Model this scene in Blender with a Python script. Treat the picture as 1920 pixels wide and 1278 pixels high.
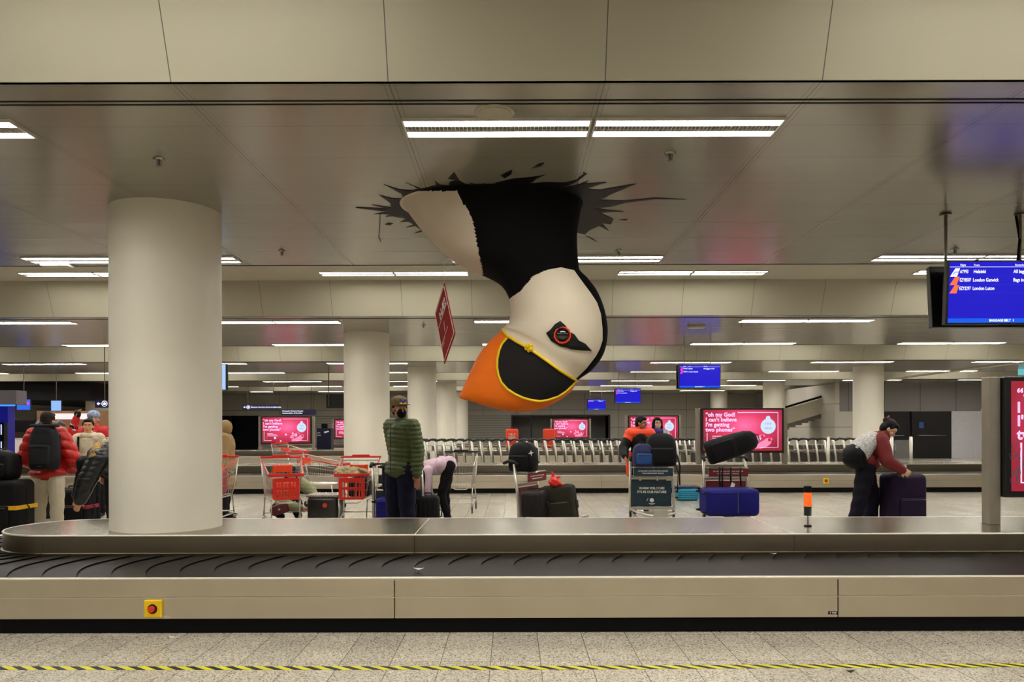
import bpy, bmesh, math, random
from mathutils import Vector, Matrix, Euler
from mathutils.bvhtree import BVHTree
for o in list(bpy.data.objects): bpy.data.objects.remove(o)
S = bpy.context.scene
COL = S.collection
PI = math.pi
random.seed(7)

# ---------------------------------------------------------------- camera, world, exposure
F = 1493.0; HC = 1.45; CX = 960.0; HY = 800.0            # focal length in px, eye height, vanishing point of the photo
cd = bpy.data.cameras.new('camera'); cam = bpy.data.objects.new('camera', cd); COL.objects.link(cam)
cd.sensor_width = 36; cd.lens = F/1920*36; cd.shift_y = (HY-639)/1920; cd.clip_start = .05; cd.clip_end = 200
cam.location = (0, 0, HC); cam.rotation_euler = Euler((PI/2, math.radians(0.15), 0), 'XYZ')
S.camera = cam
w = bpy.data.worlds.new('world'); S.world = w; w.use_nodes = True
w.node_tree.nodes['Background'].inputs[0].default_value = (.5, .5, .5, 1); w.node_tree.nodes['Background'].inputs[1].default_value = 0.0
S.view_settings.view_transform = 'Standard'; S.view_settings.look = 'None'; S.view_settings.gamma = 1
S.view_settings.use_curve_mapping = False; S.view_settings.exposure = 1.1
LAMP = 17.0                                                # radiance of the fluorescent lamps

GS = 2**-S.view_settings.exposure                         # a screen of strength 1 shows its own colour at this exposure
def W(x, y, d):                                           # a point of the photo at depth d
    return Vector(((x-CX)*d/F, d, HC+(HY-y)*d/F))

# ---------------------------------------------------------------- materials
def lin(c):
    return tuple(((v/255)/12.92 if v/255 <= .04045 else ((v/255+.055)/1.055)**2.4) for v in c[:3])+(1,)
MATS = {}
def mat(name, c, rough=.6, metal=0, var=.06, vscale=8, emit=None, estr=0, spec=.5, bump=0, bscale=60, stretch=None, coat=0, alpha=1, trans=0):
    if name in MATS: return MATS[name]
    if max(c) < 70 and not metal and spec == .5 and rough > .4: spec = .2; c = tuple(v*.75 for v in c)
    m = bpy.data.materials.new(name); m.use_nodes = True; nt = m.node_tree; N = nt.nodes; L = nt.links
    b = N['Principled BSDF']; b.inputs['Roughness'].default_value = rough; b.inputs['Metallic'].default_value = metal
    b.inputs['Specular IOR Level'].default_value = spec; b.inputs['Coat Weight'].default_value = coat; b.inputs['Coat Roughness'].default_value = .08
    b.inputs['Alpha'].default_value = alpha; b.inputs['Transmission Weight'].default_value = trans
    col = lin(c); b.inputs['Base Color'].default_value = col
    if emit:
        b.inputs['Emission Color'].default_value = lin(emit); b.inputs['Emission Strength'].default_value = estr
    if var or bump:
        tc = N.new('ShaderNodeTexCoord'); mp = N.new('ShaderNodeMapping'); L.new(tc.outputs['Object'], mp.inputs[0])
        if stretch: mp.inputs['Scale'].default_value = stretch
    if var:
        no = N.new('ShaderNodeTexNoise'); no.inputs['Scale'].default_value = vscale; no.inputs['Detail'].default_value = 3
        L.new(mp.outputs[0], no.inputs[0])
        mx = N.new('ShaderNodeMix'); mx.data_type = 'RGBA'
        mx.inputs[6].default_value = tuple(min(1, v*(1-var*2)) for v in col[:3])+(1,)
        mx.inputs[7].default_value = tuple(min(1, v*(1+var*2)) for v in col[:3])+(1,)
        L.new(no.outputs[0], mx.inputs[0]); L.new(mx.outputs[2], b.inputs['Base Color'])
    if bump:
        n2 = N.new('ShaderNodeTexNoise'); n2.inputs['Scale'].default_value = bscale; n2.inputs['Detail'].default_value = 2
        L.new(mp.outputs[0], n2.inputs[0]); bp = N.new('ShaderNodeBump'); bp.inputs['Strength'].default_value = bump; bp.inputs['Distance'].default_value = .01
        L.new(n2.outputs[0], bp.inputs['Height']); L.new(bp.outputs[0], b.inputs['Normal'])
    MATS[name] = m
    return m
def glow(name, c, s):
    return mat(name, (8, 8, 8), .5, var=0, emit=c, estr=s*GS)
def node_helpers(m):
    nt = m.node_tree; N = nt.nodes; L = nt.links
    def mth(op, a, b=None, c=None):
        n = N.new('ShaderNodeMath'); n.operation = op
        for i, v in enumerate((a, b, c)):
            if v is None: continue
            if isinstance(v, (int, float)): n.inputs[i].default_value = v
            else: L.new(v, n.inputs[i])
        return n.outputs[0]
    return N, L, mth
def panel_mat(name, c, rough, lines, wob=0, coat=0, metal=0, var=.02):
    """painted metal panels; lines = [(axis, offset, period, width, darkness)] joints between panels, in world metres"""
    m = mat(name, c, rough, metal, var=0, coat=coat); N, L, mth = node_helpers(m); b = N['Principled BSDF']
    tc = N.new('ShaderNodeTexCoord'); sp = N.new('ShaderNodeSeparateXYZ'); L.new(tc.outputs['Object'], sp.inputs[0])
    no = N.new('ShaderNodeTexNoise'); no.inputs['Scale'].default_value = 1.3; no.inputs['Detail'].default_value = 4; L.new(tc.outputs['Object'], no.inputs[0])
    mx = N.new('ShaderNodeMix'); mx.data_type = 'RGBA'; k = lin(c)
    mx.inputs[6].default_value = tuple(v*(1-var) for v in k[:3])+(1,); mx.inputs[7].default_value = tuple(min(1, v*(1+var)) for v in k[:3])+(1,)
    L.new(no.outputs[0], mx.inputs[0]); out = mx.outputs[2]
    for ax, off, per, wd, dk in lines:
        q = mth('PINGPONG', mth('SUBTRACT', sp.outputs[ax], off), per/2)
        mask = mth('MULTIPLY', mth('LESS_THAN', q, wd/2), dk)
        m2 = N.new('ShaderNodeMix'); m2.data_type = 'RGBA'; L.new(mask, m2.inputs[0]); L.new(out, m2.inputs[6]); m2.inputs[7].default_value = (.02, .02, .018, 1); out = m2.outputs[2]
    L.new(out, b.inputs['Base Color'])
    if wob:
        mp = N.new('ShaderNodeMapping'); mp.inputs['Scale'].default_value = (.35, 2.2, 1); L.new(tc.outputs['Object'], mp.inputs[0])
        n2 = N.new('ShaderNodeTexNoise'); n2.inputs['Scale'].default_value = 1.5; n2.inputs['Detail'].default_value = 1.5; L.new(mp.outputs[0], n2.inputs[0])
        bp = N.new('ShaderNodeBump'); bp.inputs['Strength'].default_value = wob; bp.inputs['Distance'].default_value = .05
        L.new(n2.outputs[0], bp.inputs['Height']); L.new(bp.outputs[0], b.inputs['Normal'])
    return m
def steel_mat(name, c, rough, axis=0, blot=.1):
    m = mat(name, c, rough, 1, var=0); N, L, mth = node_helpers(m); b = N['Principled BSDF']
    tc = N.new('ShaderNodeTexCoord'); mp = N.new('ShaderNodeMapping'); sc = [.6, .6, 90]
    if axis == 1: sc = [.6, 60, 60]
    mp.inputs['Scale'].default_value = sc; L.new(tc.outputs['Object'], mp.inputs[0])
    n1 = N.new('ShaderNodeTexNoise'); n1.inputs['Scale'].default_value = 3; n1.inputs['Detail'].default_value = 4; L.new(mp.outputs[0], n1.inputs[0])
    n2 = N.new('ShaderNodeTexNoise'); n2.inputs['Scale'].default_value = 2.5; n2.inputs['Detail'].default_value = 5; L.new(tc.outputs['Object'], n2.inputs[0])
    r = mth('ADD', mth('MULTIPLY', n1.outputs[0], .1), mth('ADD', mth('MULTIPLY', n2.outputs[0], .06), rough-.08)); L.new(r, b.inputs['Roughness'])
    k = lin(c); mx = N.new('ShaderNodeMix'); mx.data_type = 'RGBA'
    mx.inputs[6].default_value = tuple(v*(1-blot) for v in k[:3])+(1,); mx.inputs[7].default_value = tuple(min(1, v*(1+blot)) for v in k[:3])+(1,)
    L.new(n2.outputs[0], mx.inputs[0]); L.new(mx.outputs[2], b.inputs['Base Color'])
    bp = N.new('ShaderNodeBump'); bp.inputs['Strength'].default_value = .04; bp.inputs['Distance'].default_value = .002
    L.new(n1.outputs[0], bp.inputs['Height']); L.new(bp.outputs[0], b.inputs['Normal'])
    return m
def floor_mat():
    m = mat('terrazzo tiles', (150, 143, 128), .2, var=0); N, L, mth = node_helpers(m); b = N['Principled BSDF']
    tc = N.new('ShaderNodeTexCoord'); sp = N.new('ShaderNodeSeparateXYZ'); L.new(tc.outputs['Object'], sp.inputs[0])
    vo = N.new('ShaderNodeTexVoronoi'); vo.inputs['Scale'].default_value = 130; L.new(tc.outputs['Object'], vo.inputs[0])
    rp = N.new('ShaderNodeValToRGB'); L.new(vo.outputs['Color'], rp.inputs[0]); e = rp.color_ramp.elements
    e[0].position = .12; e[0].color = lin((104, 97, 86)); e[1].position = .8; e[1].color = lin((208, 200, 184))
    x = rp.color_ramp.elements.new(.4); x.color = lin((180, 172, 156))
    # each tile has its own tone
    cx = mth('FLOOR', mth('DIVIDE', mth('SUBTRACT', sp.outputs[0], -.136), .308)); cy = mth('FLOOR', mth('DIVIDE', sp.outputs[1], .616))
    cb = N.new('ShaderNodeCombineXYZ'); L.new(cx, cb.inputs[0]); L.new(cy, cb.inputs[1]); wn = N.new('ShaderNodeTexWhiteNoise'); L.new(cb.outputs[0], wn.inputs[0])
    hs = N.new('ShaderNodeHueSaturation'); L.new(rp.outputs[0], hs.inputs['Color']); L.new(mth('ADD', mth('MULTIPLY', wn.outputs[0], .16), .9), hs.inputs['Value'])
    qx = mth('PINGPONG', mth('SUBTRACT', sp.outputs[0], -.136), .154); qy = mth('PINGPONG', sp.outputs[1], .308)
    mk = mth('MULTIPLY', mth('MAXIMUM', mth('LESS_THAN', qx, .0028), mth('LESS_THAN', qy, .002)), .75)
    mx = N.new('ShaderNodeMix'); mx.data_type = 'RGBA'; L.new(mk, mx.inputs[0]); L.new(hs.outputs[0], mx.inputs[6]); mx.inputs[7].default_value = lin((80, 74, 64))
    L.new(mx.outputs[2], b.inputs['Base Color'])
    return m

# ---------------------------------------------------------------- mesh helpers
class MB:
    def __init__(s): s.v = []; s.f = []
    def add(s, vs, fs):
        n = len(s.v); s.v += [tuple(v) for v in vs]; s.f += [tuple(i+n for i in f) for f in fs]; return s
    def box(s, c, d, rot=None):
        c = Vector(c); h = [x/2 for x in d]; R = rot if isinstance(rot, Matrix) else (Euler(rot).to_matrix() if rot else Matrix.Identity(3))
        vs = [c+R@Vector((x*h[0], y*h[1], z*h[2])) for x in (-1, 1) for y in (-1, 1) for z in (-1, 1)]
        return s.add(vs, [(0, 1, 3, 2), (4, 6, 7, 5), (0, 4, 5, 1), (2, 3, 7, 6), (0, 2, 6, 4), (1, 5, 7, 3)])
    def b2(s, x0, x1, y0, y1, z0, z1): return s.box(((x0+x1)/2, (y0+y1)/2, (z0+z1)/2), (abs(x1-x0), abs(y1-y0), abs(z1-z0)))
    def rings(s, rings, cap=True, closed=False):
        n = len(rings[0]); vs = [p for r in rings for p in r]; fs = []; m = len(rings)
        for i in range(m if closed else m-1):
            a = i*n; b = ((i+1) % m)*n
            for j in range(n): k = (j+1) % n; fs.append((a+j, a+k, b+k, b+j))
        if cap and not closed: fs += [tuple(range(n-1, -1, -1)), tuple(range((m-1)*n, m*n))]
        return s.add(vs, fs)
    def cyl(s, p0, p1, r, r1=None, seg=10):
        p0 = Vector(p0); p1 = Vector(p1); r1 = r if r1 is None else r1
        q = (p1-p0).to_track_quat('Z', 'Y'); rr = []
        for p, R in ((p0, r), (p1, r1)): rr.append([p+q@Vector((R*math.cos(2*PI*j/seg), R*math.sin(2*PI*j/seg), 0)) for j in range(seg)])
        return s.rings(rr)
    def cap(s, p0, p1, r, r1=None, seg=12):
        p0 = Vector(p0); p1 = Vector(p1); r1 = r if r1 is None else r1
        if (p1-p0).length < 1e-5: p1 = p0+Vector((0, 0, 1e-3))
        q = (p1-p0).to_track_quat('Z', 'Y'); ax = (p1-p0).normalized(); rr = []
        for p, R, a0, a1 in ((p0, r, -80, 0), (p1, r1, 0, 80)):
            for k in range(4):
                a = math.radians(a0+(a1-a0)*k/3)
                rr.append([p+ax*R*math.sin(a)+q@Vector((R*math.cos(a)*math.cos(2*PI*j/seg), R*math.cos(a)*math.sin(2*PI*j/seg), 0)) for j in range(seg)])
        return s.rings(rr)
    def ell(s, c, r, rot=None, seg=16, nr=9):
        c = Vector(c); R = rot if isinstance(rot, Matrix) else (Euler(rot).to_matrix() if rot else Matrix.Identity(3)); rr = []
        for k in range(nr):
            a = math.radians(-86+172*k/(nr-1)); rr.append([c+R@Vector((r[0]*math.cos(a)*math.cos(2*PI*j/seg), r[1]*math.cos(a)*math.sin(2*PI*j/seg), r[2]*math.sin(a))) for j in range(seg)])
        return s.rings(rr)
    def tube(s, pts, r, seg=6, closed=False):
        pts = [Vector(p) for p in pts]; n = len(pts); rr = []; q0 = None
        for i, p in enumerate(pts):
            if closed: t = pts[(i+1) % n]-pts[i-1]
            else: t = pts[min(i+1, n-1)]-pts[max(i-1, 0)]
            t.normalize()
            if q0 is None: q0 = t.to_track_quat('Z', 'Y'); last = t
            else: q0 = last.rotation_difference(t) @ q0; last = t
            R = r(i/(n-1)) if callable(r) else r
            rr.append([p+q0@Vector((R*math.cos(2*PI*j/seg), R*math.sin(2*PI*j/seg), 0)) for j in range(seg)])
        return s.rings(rr, closed=closed)
    def prism(s, poly, fn, t0, t1):
        n = len(poly); vs = [fn(a, b, t0) for a, b in poly]+[fn(a, b, t1) for a, b in poly]
        return s.add(vs, [tuple(range(n)), tuple(range(2*n-1, n-1, -1))]+[(i, (i+1) % n, n+(i+1) % n, n+i) for i in range(n)])
    def quad(s, a, b, c, d): return s.add([a, b, c, d], [(0, 1, 2, 3)])
    def mesh(s, name, m=None, smooth=False):
        me = bpy.data.meshes.new(name); me.from_pydata(s.v, [], s.f)
        bm = bmesh.new(); bm.from_mesh(me); bmesh.ops.recalc_face_normals(bm, faces=bm.faces[:]); bm.to_mesh(me); bm.free()
        if m: me.materials.append(m)
        if smooth: me.polygons.foreach_set('use_smooth', [True]*len(me.polygons))
        return me
    def build(s, name, m, parent=None, smooth=False, bevel=0, bseg=2):
        return obj(name, s.mesh(name, m, smooth), parent, bevel, bseg)
def obj(name, me, parent=None, bevel=0, bseg=2):
    o = bpy.data.objects.new(name, me); COL.objects.link(o)
    if parent: o.parent = parent
    if bevel:
        b = o.modifiers.new('bevel', 'BEVEL'); b.width = bevel; b.segments = bseg; b.limit_method = 'ANGLE'; b.angle_limit = .6
    return o
def tag(o, label, cat, group=None):
    o['label'] = label; o['category'] = cat
    if group: o['group'] = group
    return o
def thing(name, label, cat, loc=(0, 0, 0), rz=0, group=None, rot=None, sc=1):
    o = bpy.data.objects.new(name, None); COL.objects.link(o); o.location = loc; o.rotation_euler = rot or (0, 0, rz); o.scale = (sc,)*3
    o.empty_display_size = .1
    return tag(o, label, cat, group)
def struct(o): o['kind'] = 'structure'; return o
def kids(o): return CH.get(o.name, [])
CH = {}
def index_children():
    CH.clear()
    for o in bpy.data.objects:
        if o.parent: CH.setdefault(o.parent.name, []).append(o)
def dup(root, loc, rz=None, label=None, group=None, sc=None, rot=None):
    def cp(o, par):
        c = o.copy(); COL.objects.link(c); c.parent = par
        for k in kids(o): cp(k, c)
        return c
    r = cp(root, None); r.location = loc
    if rz is not None: r.rotation_euler = (0, 0, rz)
    if rot is not None: r.rotation_euler = rot
    if sc: r.scale = (sc,)*3
    if label: r['label'] = label
    if group: r['group'] = group
    return r
def evaluated(me_or_curve, mods=()):
    t = bpy.data.objects.new('tmp', me_or_curve); COL.objects.link(t)
    for ty, kw in mods:
        m = t.modifiers.new(ty, ty)
        for k, v in kw.items(): setattr(m, k, v)
    dg = bpy.context.evaluated_depsgraph_get(); me = bpy.data.meshes.new_from_object(t.evaluated_get(dg)); bpy.data.objects.remove(t)
    return me
def fuse(mb, name, m, parent, vox=.012, smooth=4, disp=None):
    """one continuous surface from overlapping closed shapes"""
    me = evaluated(mb.mesh('t'), (('REMESH', dict(mode='VOXEL', voxel_size=vox, use_smooth_shade=True)), ('SMOOTH', dict(factor=.6, iterations=smooth))))
    if disp:
        nn = [v.normal.copy() for v in me.vertices]
        for v, n in zip(me.vertices, nn): v.co += n*disp(v.co)
    me.name = name; me.materials.clear(); me.materials.append(m)
    me.polygons.foreach_set('use_smooth', [True]*len(me.polygons))
    return obj(name, me, parent)
def text(s, size, m, parent, loc, rot=(PI/2, 0, 0), align='LEFT', ext=.001, outline=0, name='lettering', space=1.0, sx=1, bold=0, shear=0):
    c = bpy.data.curves.new('t', 'FONT'); c.body = s; c.size = size; c.align_x = align; c.space_character = space; c.shear = shear
    if outline: c.fill_mode = 'NONE'; c.bevel_depth = outline; c.bevel_resolution = 0
    else: c.extrude = ext; c.offset = bold
    c.resolution_u = 3
    me = evaluated(c); me.name = name; me.materials.clear(); me.materials.append(m)
    for v in me.vertices: v.co.x *= sx
    o = obj(name, me, parent); o.location = loc; o.rotation_euler = rot
    return o
# ---------------------------------------------------------------- the hall
HL = HC+1.91                                             # lowered ceiling
HH = HC+2.485                                            # raised ceiling between the lowered strips
PER = 9.3; B0 = 4.4; B1 = 9.44
XL, XR, YB, YF = -24.0, 22.0, -8.5, 47.0
M_col = mat('satin white column paint', (226, 220, 204), .45, var=.015, vscale=2)
M_low = panel_mat('glossy metal ceiling', (146, 141, 126), .21, [(0, -.68, 1.2, .006, .55), (0, -.65, 1.2, .004, .4), (0, -.71, 1.2, .004, .4), (1, .25, .6, .004, .4)], wob=.12, metal=.25)
M_high = panel_mat('matt white ceiling', (176, 171, 154), .5, [(0, -.68, 1.2, .004, .5)])
M_face = panel_mat('satin fascia panels', (168, 163, 144), .4, [(0, -.68, 1.2, .006, .8)])
M_black = mat('black rubber', (9, 8, 9), .7, spec=.15)
M_slot = mat('dark slot', (18, 17, 16), .7)
M_white_lamp = mat('lamp diffuser', (230, 228, 220), .4, var=0, emit=(255, 251, 243), estr=LAMP)
M_lamp_body = mat('lamp reflector', (225, 222, 212), .3, var=0, metal=.3)
M_wall = panel_mat('grey wall panels', (190, 184, 172), .45, [(0, .3, 2.0, .03, .6), (2, .35, 1.05, .03, .6)])
M_slat = panel_mat('slatted roller shutter', (176, 172, 160), .45, [(2, 0, .14, .03, .5), (0, 0, 3.4, .03, .5)])
M_dark = mat('dark wall', (26, 22, 30), .5)

def S_box(name, m, *b): return struct(MB().b2(*b).build(name, m))
S_box('floor', floor_mat(), XL, XR, YB, YF, -.1, 0)
# lowered ceiling strips with leaning fascias, raised ceiling above
ceil_n = 0
S_box('ceiling', M_high, XL, XR, YB, YF, HH, HH+.12)
trim_n = 0
for k in range(-1, 5):
    y0 = B0+PER*k; y1 = min(B1+PER*k, YF); y0c = max(y0, YB)
    mb = MB().b2(XL, XR, y0c, y1, HL, HL+.05); o = struct(mb.build('ceiling', M_low))
    if y0 > YB:
        mb = MB(); lean = .26*(HH-HL+.35)
        p = [(y0, HL), (y0+.03, HL), (y0+.03-lean, HH+.02), (y0-lean, HH+.02)]
        mb.prism(p, lambda a, b, t: (t, a, b), XL, XR)
        trim_n += 1; struct(mb.build('trim_%d' % trim_n, M_face))
    if y1 < YF-.1:
        mb = MB().b2(XL, XR, y1-.03, y1, HL-.002, HH); trim_n += 1; struct(mb.build('trim_%d' % trim_n, M_face))
    if k >= 0 and y1 < YF:
        mb = MB()
        for yy in (y0+.25, y0+.30): mb.b2(XL, XR, yy, yy+.016, HL-.003, HL+.001)
        mb.b2(XL, XR, y1-.06, y1-.045, HL-.003, HL+.001)
        trim_n += 1; struct(mb.build('trim_%d' % trim_n, M_slot))
# the raised bay over the camera shows a wide smooth cheek: walls
struct(MB().b2(XL-.2, XL, YB, YF, 0, HH).build('wall_left', M_wall))
struct(MB().b2(XR, XR+.2, YB, YF, 0, HH).build('wall_right', M_wall))
struct(MB().b2(XL, XR, YB-.2, YB, 0, HH).build('wall_front', M_wall))
# far wall: lower slatted shutters, upper panels
struct(MB().b2(XL, XR, YF, YF+.2, 2.15, HH).build('wall_back', M_wall))
struct(MB().b2(-14.9, -2.6, YF+.05, YF+.2, 0, 2.15).build('wall_back', M_slat))
struct(MB().b2(-2.6, -.05, YF+.05, YF+.2, 0, 2.15).build('wall_back', M_slat))
struct(MB().b2(-24, -16.6, YF+.05, YF+.2, 0, 2.15).build('wall_back', M_dark))
struct(MB().b2(5.8, 22, YF, YF+.2, 0, 2.15).build('wall_back', M_wall))
# dark opening at the left of the far wall and a passage in the middle
struct(MB().b2(-16.6, -14.9, YF+.6, YF+.7, 0, 2.2).build('wall_back', M_dark))
struct(MB().b2(-.05, 5.8, YF+2.4, YF+2.5, 0, 2.6).build('wall_back', panel_mat('passage wall', (150, 148, 140), .5, [])))
mb = MB()
for x in (-.05, 1.1, 4.6, 5.7): mb.b2(x, x+.09, YF-.02, YF+.2, 0, 2.15)
mb.b2(-.05, 5.8, YF-.02, YF+.2, 2.08, 2.16)
struct(mb.build('trim_40', mat('dark door frame', (52, 50, 52), .4)))
# right part of the hall: a nearer wall with dark doors
YR = 35.5
struct(MB().b2(14.6, XR, YR, YR+.2, 2.1, HH).build('wall_back', panel_mat('steel blue wall panels', (128, 124, 124), .35, [(0, .6, 1.6, .03, .7)])))
struct(MB().b2(19.6, XR, YR, YR+.2, 0, 2.1).build('wall_back', mat('white passage wall', (196, 194, 200), .5)))
struct(MB().b2(14.6, 16.4, YR, YR+.2, 0, 2.1).build('wall_back', M_wall))
struct(MB().b2(14.4, 14.6, YR, YF, 0, HL).build('wall_right', M_wall))
for i, (x0, x1) in enumerate(((16.4, 17.75), (17.8, 19.6))):
    e = bpy.data.objects.new('door_%d' % (i+1), None); COL.objects.link(e); e.location = (x0, YR, 0); struct(e)
    MB().b2(.02, x1-x0-.02, 0, .08, 0, 2.1).build('door_leaf', mat('black door', (16, 15, 18), .35), e, bevel=.01)
    MB().cyl((.25, -.05, 1.02), (x1-x0-.3, -.05, 1.02), .02).b2(.24, .3, -.05, 0, 1, 1.04).build('push_bar', mat('satin bar', (120, 118, 118), .3, 1), e)
    if i: MB().b2(.35, .55, -.01, 0, 1.35, 1.62).build('notice', mat('blue notice', (40, 80, 150), .5), e)
t = thing('light_switch_plate', 'small lit white panel on the pale wall right of the black doors', 'panel', (21.1, YR-.03, 1.75))
MB().b2(0, .16, -.01, .03, -.2, .1).build('plate', glow('lit plate', (255, 250, 240), 1.6), t)
MB().b2(-.2, .35, .01, .03, -.85, .45).build('frame', mat('pale door', (215, 212, 218), .4), t, bevel=.01)
# trim strip running back on the ceiling, right
struct(MB().b2(15.1, 15.5, 23.2, 34.5, HL-.03, HL).build('trim_41', M_face))
# left: dark lowered soffit over the shops
struct(MB().b2(XL, -17.5, 33.0, YF, HL-.75, HL-.02).build('trim_42', M_dark))

# nine white columns
colspec = [(-3.06, 7.06, 'large white round column standing on the nearest carousel', HL, .575),
 (-2.97, 16.3, 'white round column behind the green jacket, second of the row nearest the camera', HL, 0),
 (-2.9, 25.66, 'white round column third back in the middle row, left of the trolley row', HL, 0),
 (-2.9, 34.96, 'white round column fourth back in the middle row, its foot hidden by trolleys', HL, 0),
 (-2.9, 44.26, 'narrow farthest white round column of the middle row', HL, 0),
 (11.48, 25.66, 'white round column at right, nearest of its row, behind the woman with the patterned backpack', HL, 0),
 (11.5, 34.96, 'white round column right of the largest fully visible advertising screen', HL, 0),
 (11.5, 44.26, 'white round column partly hidden above the advertising screen', HL, 0),
 (-18.2, 34.96, 'shaded round column at far left beside the arrow sign', HL, 0)]
for x, y, lb, top, z0 in colspec:
    mb = MB(); r = .461
    mb.rings([[(x+r*math.cos(2*PI*j/96), y+r*math.sin(2*PI*j/96), z) for j in range(96)] for z in (z0, top-.0)])
    o = mb.build('column', M_col, smooth=True); tag(o, lb, 'column', 'round hall columns')
    m = o.modifiers.new('e', 'EDGE_SPLIT')

# ceiling lamps: each a reflector tray with two tubes behind strips and a louvre
def lamp_proto():
    t = thing('ceiling_light', '', 'ceiling light', group='recessed ceiling lights')
    mb = MB(); L = 1.18; B = .29
    mb.b2(0, L, 0, .012, -.006, .03); mb.b2(0, L, B-.012, B, -.006, .03); mb.b2(0, .012, .012, B-.012, -.006, .03); mb.b2(L-.012, L, .012, B-.012, -.006, .03)
    mb.build('tray', M_lamp_body, t)
    for y in (.012, .195): MB().b2(.012, L-.012, y, y+.085, .001, .006).build('diffuser', M_white_lamp, t)
    mb = MB()
    for i in range(46): mb.b2(.02+i*.0252, .024+i*.0252, .1, .19, -.004, .02)
    mb.b2(.012, L-.012, .098, .102, -.005, .02); mb.b2(.012, L-.012, .19, .194, -.005, .02)
    mb.build('louvre', M_lamp_body, t)
    MB().b2(.012, L-.012, .1, .195, .018, .024).build('reflector', mat('lit reflector', (220, 216, 205), .3, var=0, emit=(255, 251, 243), estr=LAMP*.25), t)
    return t
lp = lamp_proto(); index_children()
ordn = 'first second third fourth fifth sixth seventh eighth ninth tenth eleventh twelfth thirteenth fourteenth fifteenth sixteenth seventeenth eighteenth nineteenth twentieth'.split()
def nth(i):
    if i < 20: return ordn[i]
    return ['twenty', 'thirty', 'forty', 'fifty'][(i+1)//10-2] + (('-'+ordn[(i+1) % 10-1]) if (i+1) % 10 else 'th')
first = True; rown = 0
rows = []
for k in range(-1, 5):
    rows += [(B0+PER*k+.52, HL, -.68, 1), (B0+PER*k+4.47, HL, -.68, 1), (12.69+PER*k, HH, -3.08, 1), (10.6+PER*k, HH, -3.08, 0)]  # the last row of each bay is unseen, added for illumination
rows.sort()
for y, h, xs, _ in rows:
    if y < -5 or y > YF-1: continue
    rowlab = None
    vis = []
    for q in range(-5, 5):
        for x in (xs+4.8*q, xs+4.8*q+1.2):
            if x < XL+.3 or x > XR-1.5: continue
            if y > 32 and x < -14.5: continue
            if y > 34.5 and x > 13: continue
            if y < 2 and abs(x) > 10: continue
            if y > 2 and abs(x+.6) > y*.66+5: continue
            vis.append(x)
    if y > 4: rown += 1
    for i, x in enumerate(vis):
        lb = 'ceiling light, %s from left in the %s row back, added unseen rows counted' % (nth(i), nth(rown-1))
        if y <= 4: lb = 'unseen ceiling light above or behind the viewpoint, included for its light'  # rows outside the frame, included for the light they give
        if first: o = lp; first = False; o.location = (x, y, h-.012); o['label'] = lb
        else: o = dup(lp, (x, y, h-.012), label=lb)

# small ceiling fittings
M_chrome = mat('chrome fitting', (150, 148, 140), .2, 1, var=0)
def sprinkler(x, y, lb):
    t = thing('sprinkler', lb, 'sprinkler', (x, y, HL-.002), group='ceiling sprinklers')
    MB().cyl((0, 0, 0), (0, 0, -.012), .04, .034, 20).build('escutcheon', M_chrome, t)
    mb = MB().cyl((0, 0, -.01), (0, 0, -.045), .008); mb.tube([(-.014, 0, -.012), (-.016, 0, -.03), (0, 0, -.052), (.016, 0, -.03), (.014, 0, -.012)], .003)
    mb.cyl((0, 0, -.05), (0, 0, -.053), .02, seg=12); mb.build('nozzle', M_chrome, t)
for x, y, lb in ((-2.5, 5.65, 'chrome ceiling sprinkler left, above the big column'), (1.11, 5.56, 'chrome ceiling sprinkler below the right end of the twin ceiling light'),
                 (-2.48, 8.6, 'small sprinkler on the ceiling between the big column and the puffin'), (1.16, 8.62, 'small sprinkler just right of the puffin neck'),
                 (4.79, 8.6, 'small sprinkler beside the pole of the largest flight monitor'), (-1.65, 14.9, 'tiny sprinkler on the second lowered ceiling left of the red hanging tag'), (4.3, 14.9, 'tiny sprinkler on the second lowered ceiling at right')):
    sprinkler(x, y, lb)
o = MB().cyl((0, 0, 0), (0, 0, -.01), .125, .12, 40).cyl((0, 0, -.009), (0, 0, -.013), .1, .1, 40).build('ceiling_speaker', mat('speaker grille', (168, 162, 142), .5), smooth=False)
o.location = (-.1, 4.83, HL); tag(o, 'round speaker grille in the ceiling above the twin ceiling light', 'speaker')
for x, y, lb in ((-5.25, 9.2, 'white detector box on the ceiling at far left by the second row of lights'), (3.5, 15.1, 'small dark vent on the second lowered ceiling right of the puffin')):
    o = MB().b2(-.16, .16, -.08, .08, -.05, 0).build('smoke_detector', mat('white plastic', (200, 198, 186), .5), bevel=.015); o.location = (x, y, HL-.001); tag(o, lb, 'detector')

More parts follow.
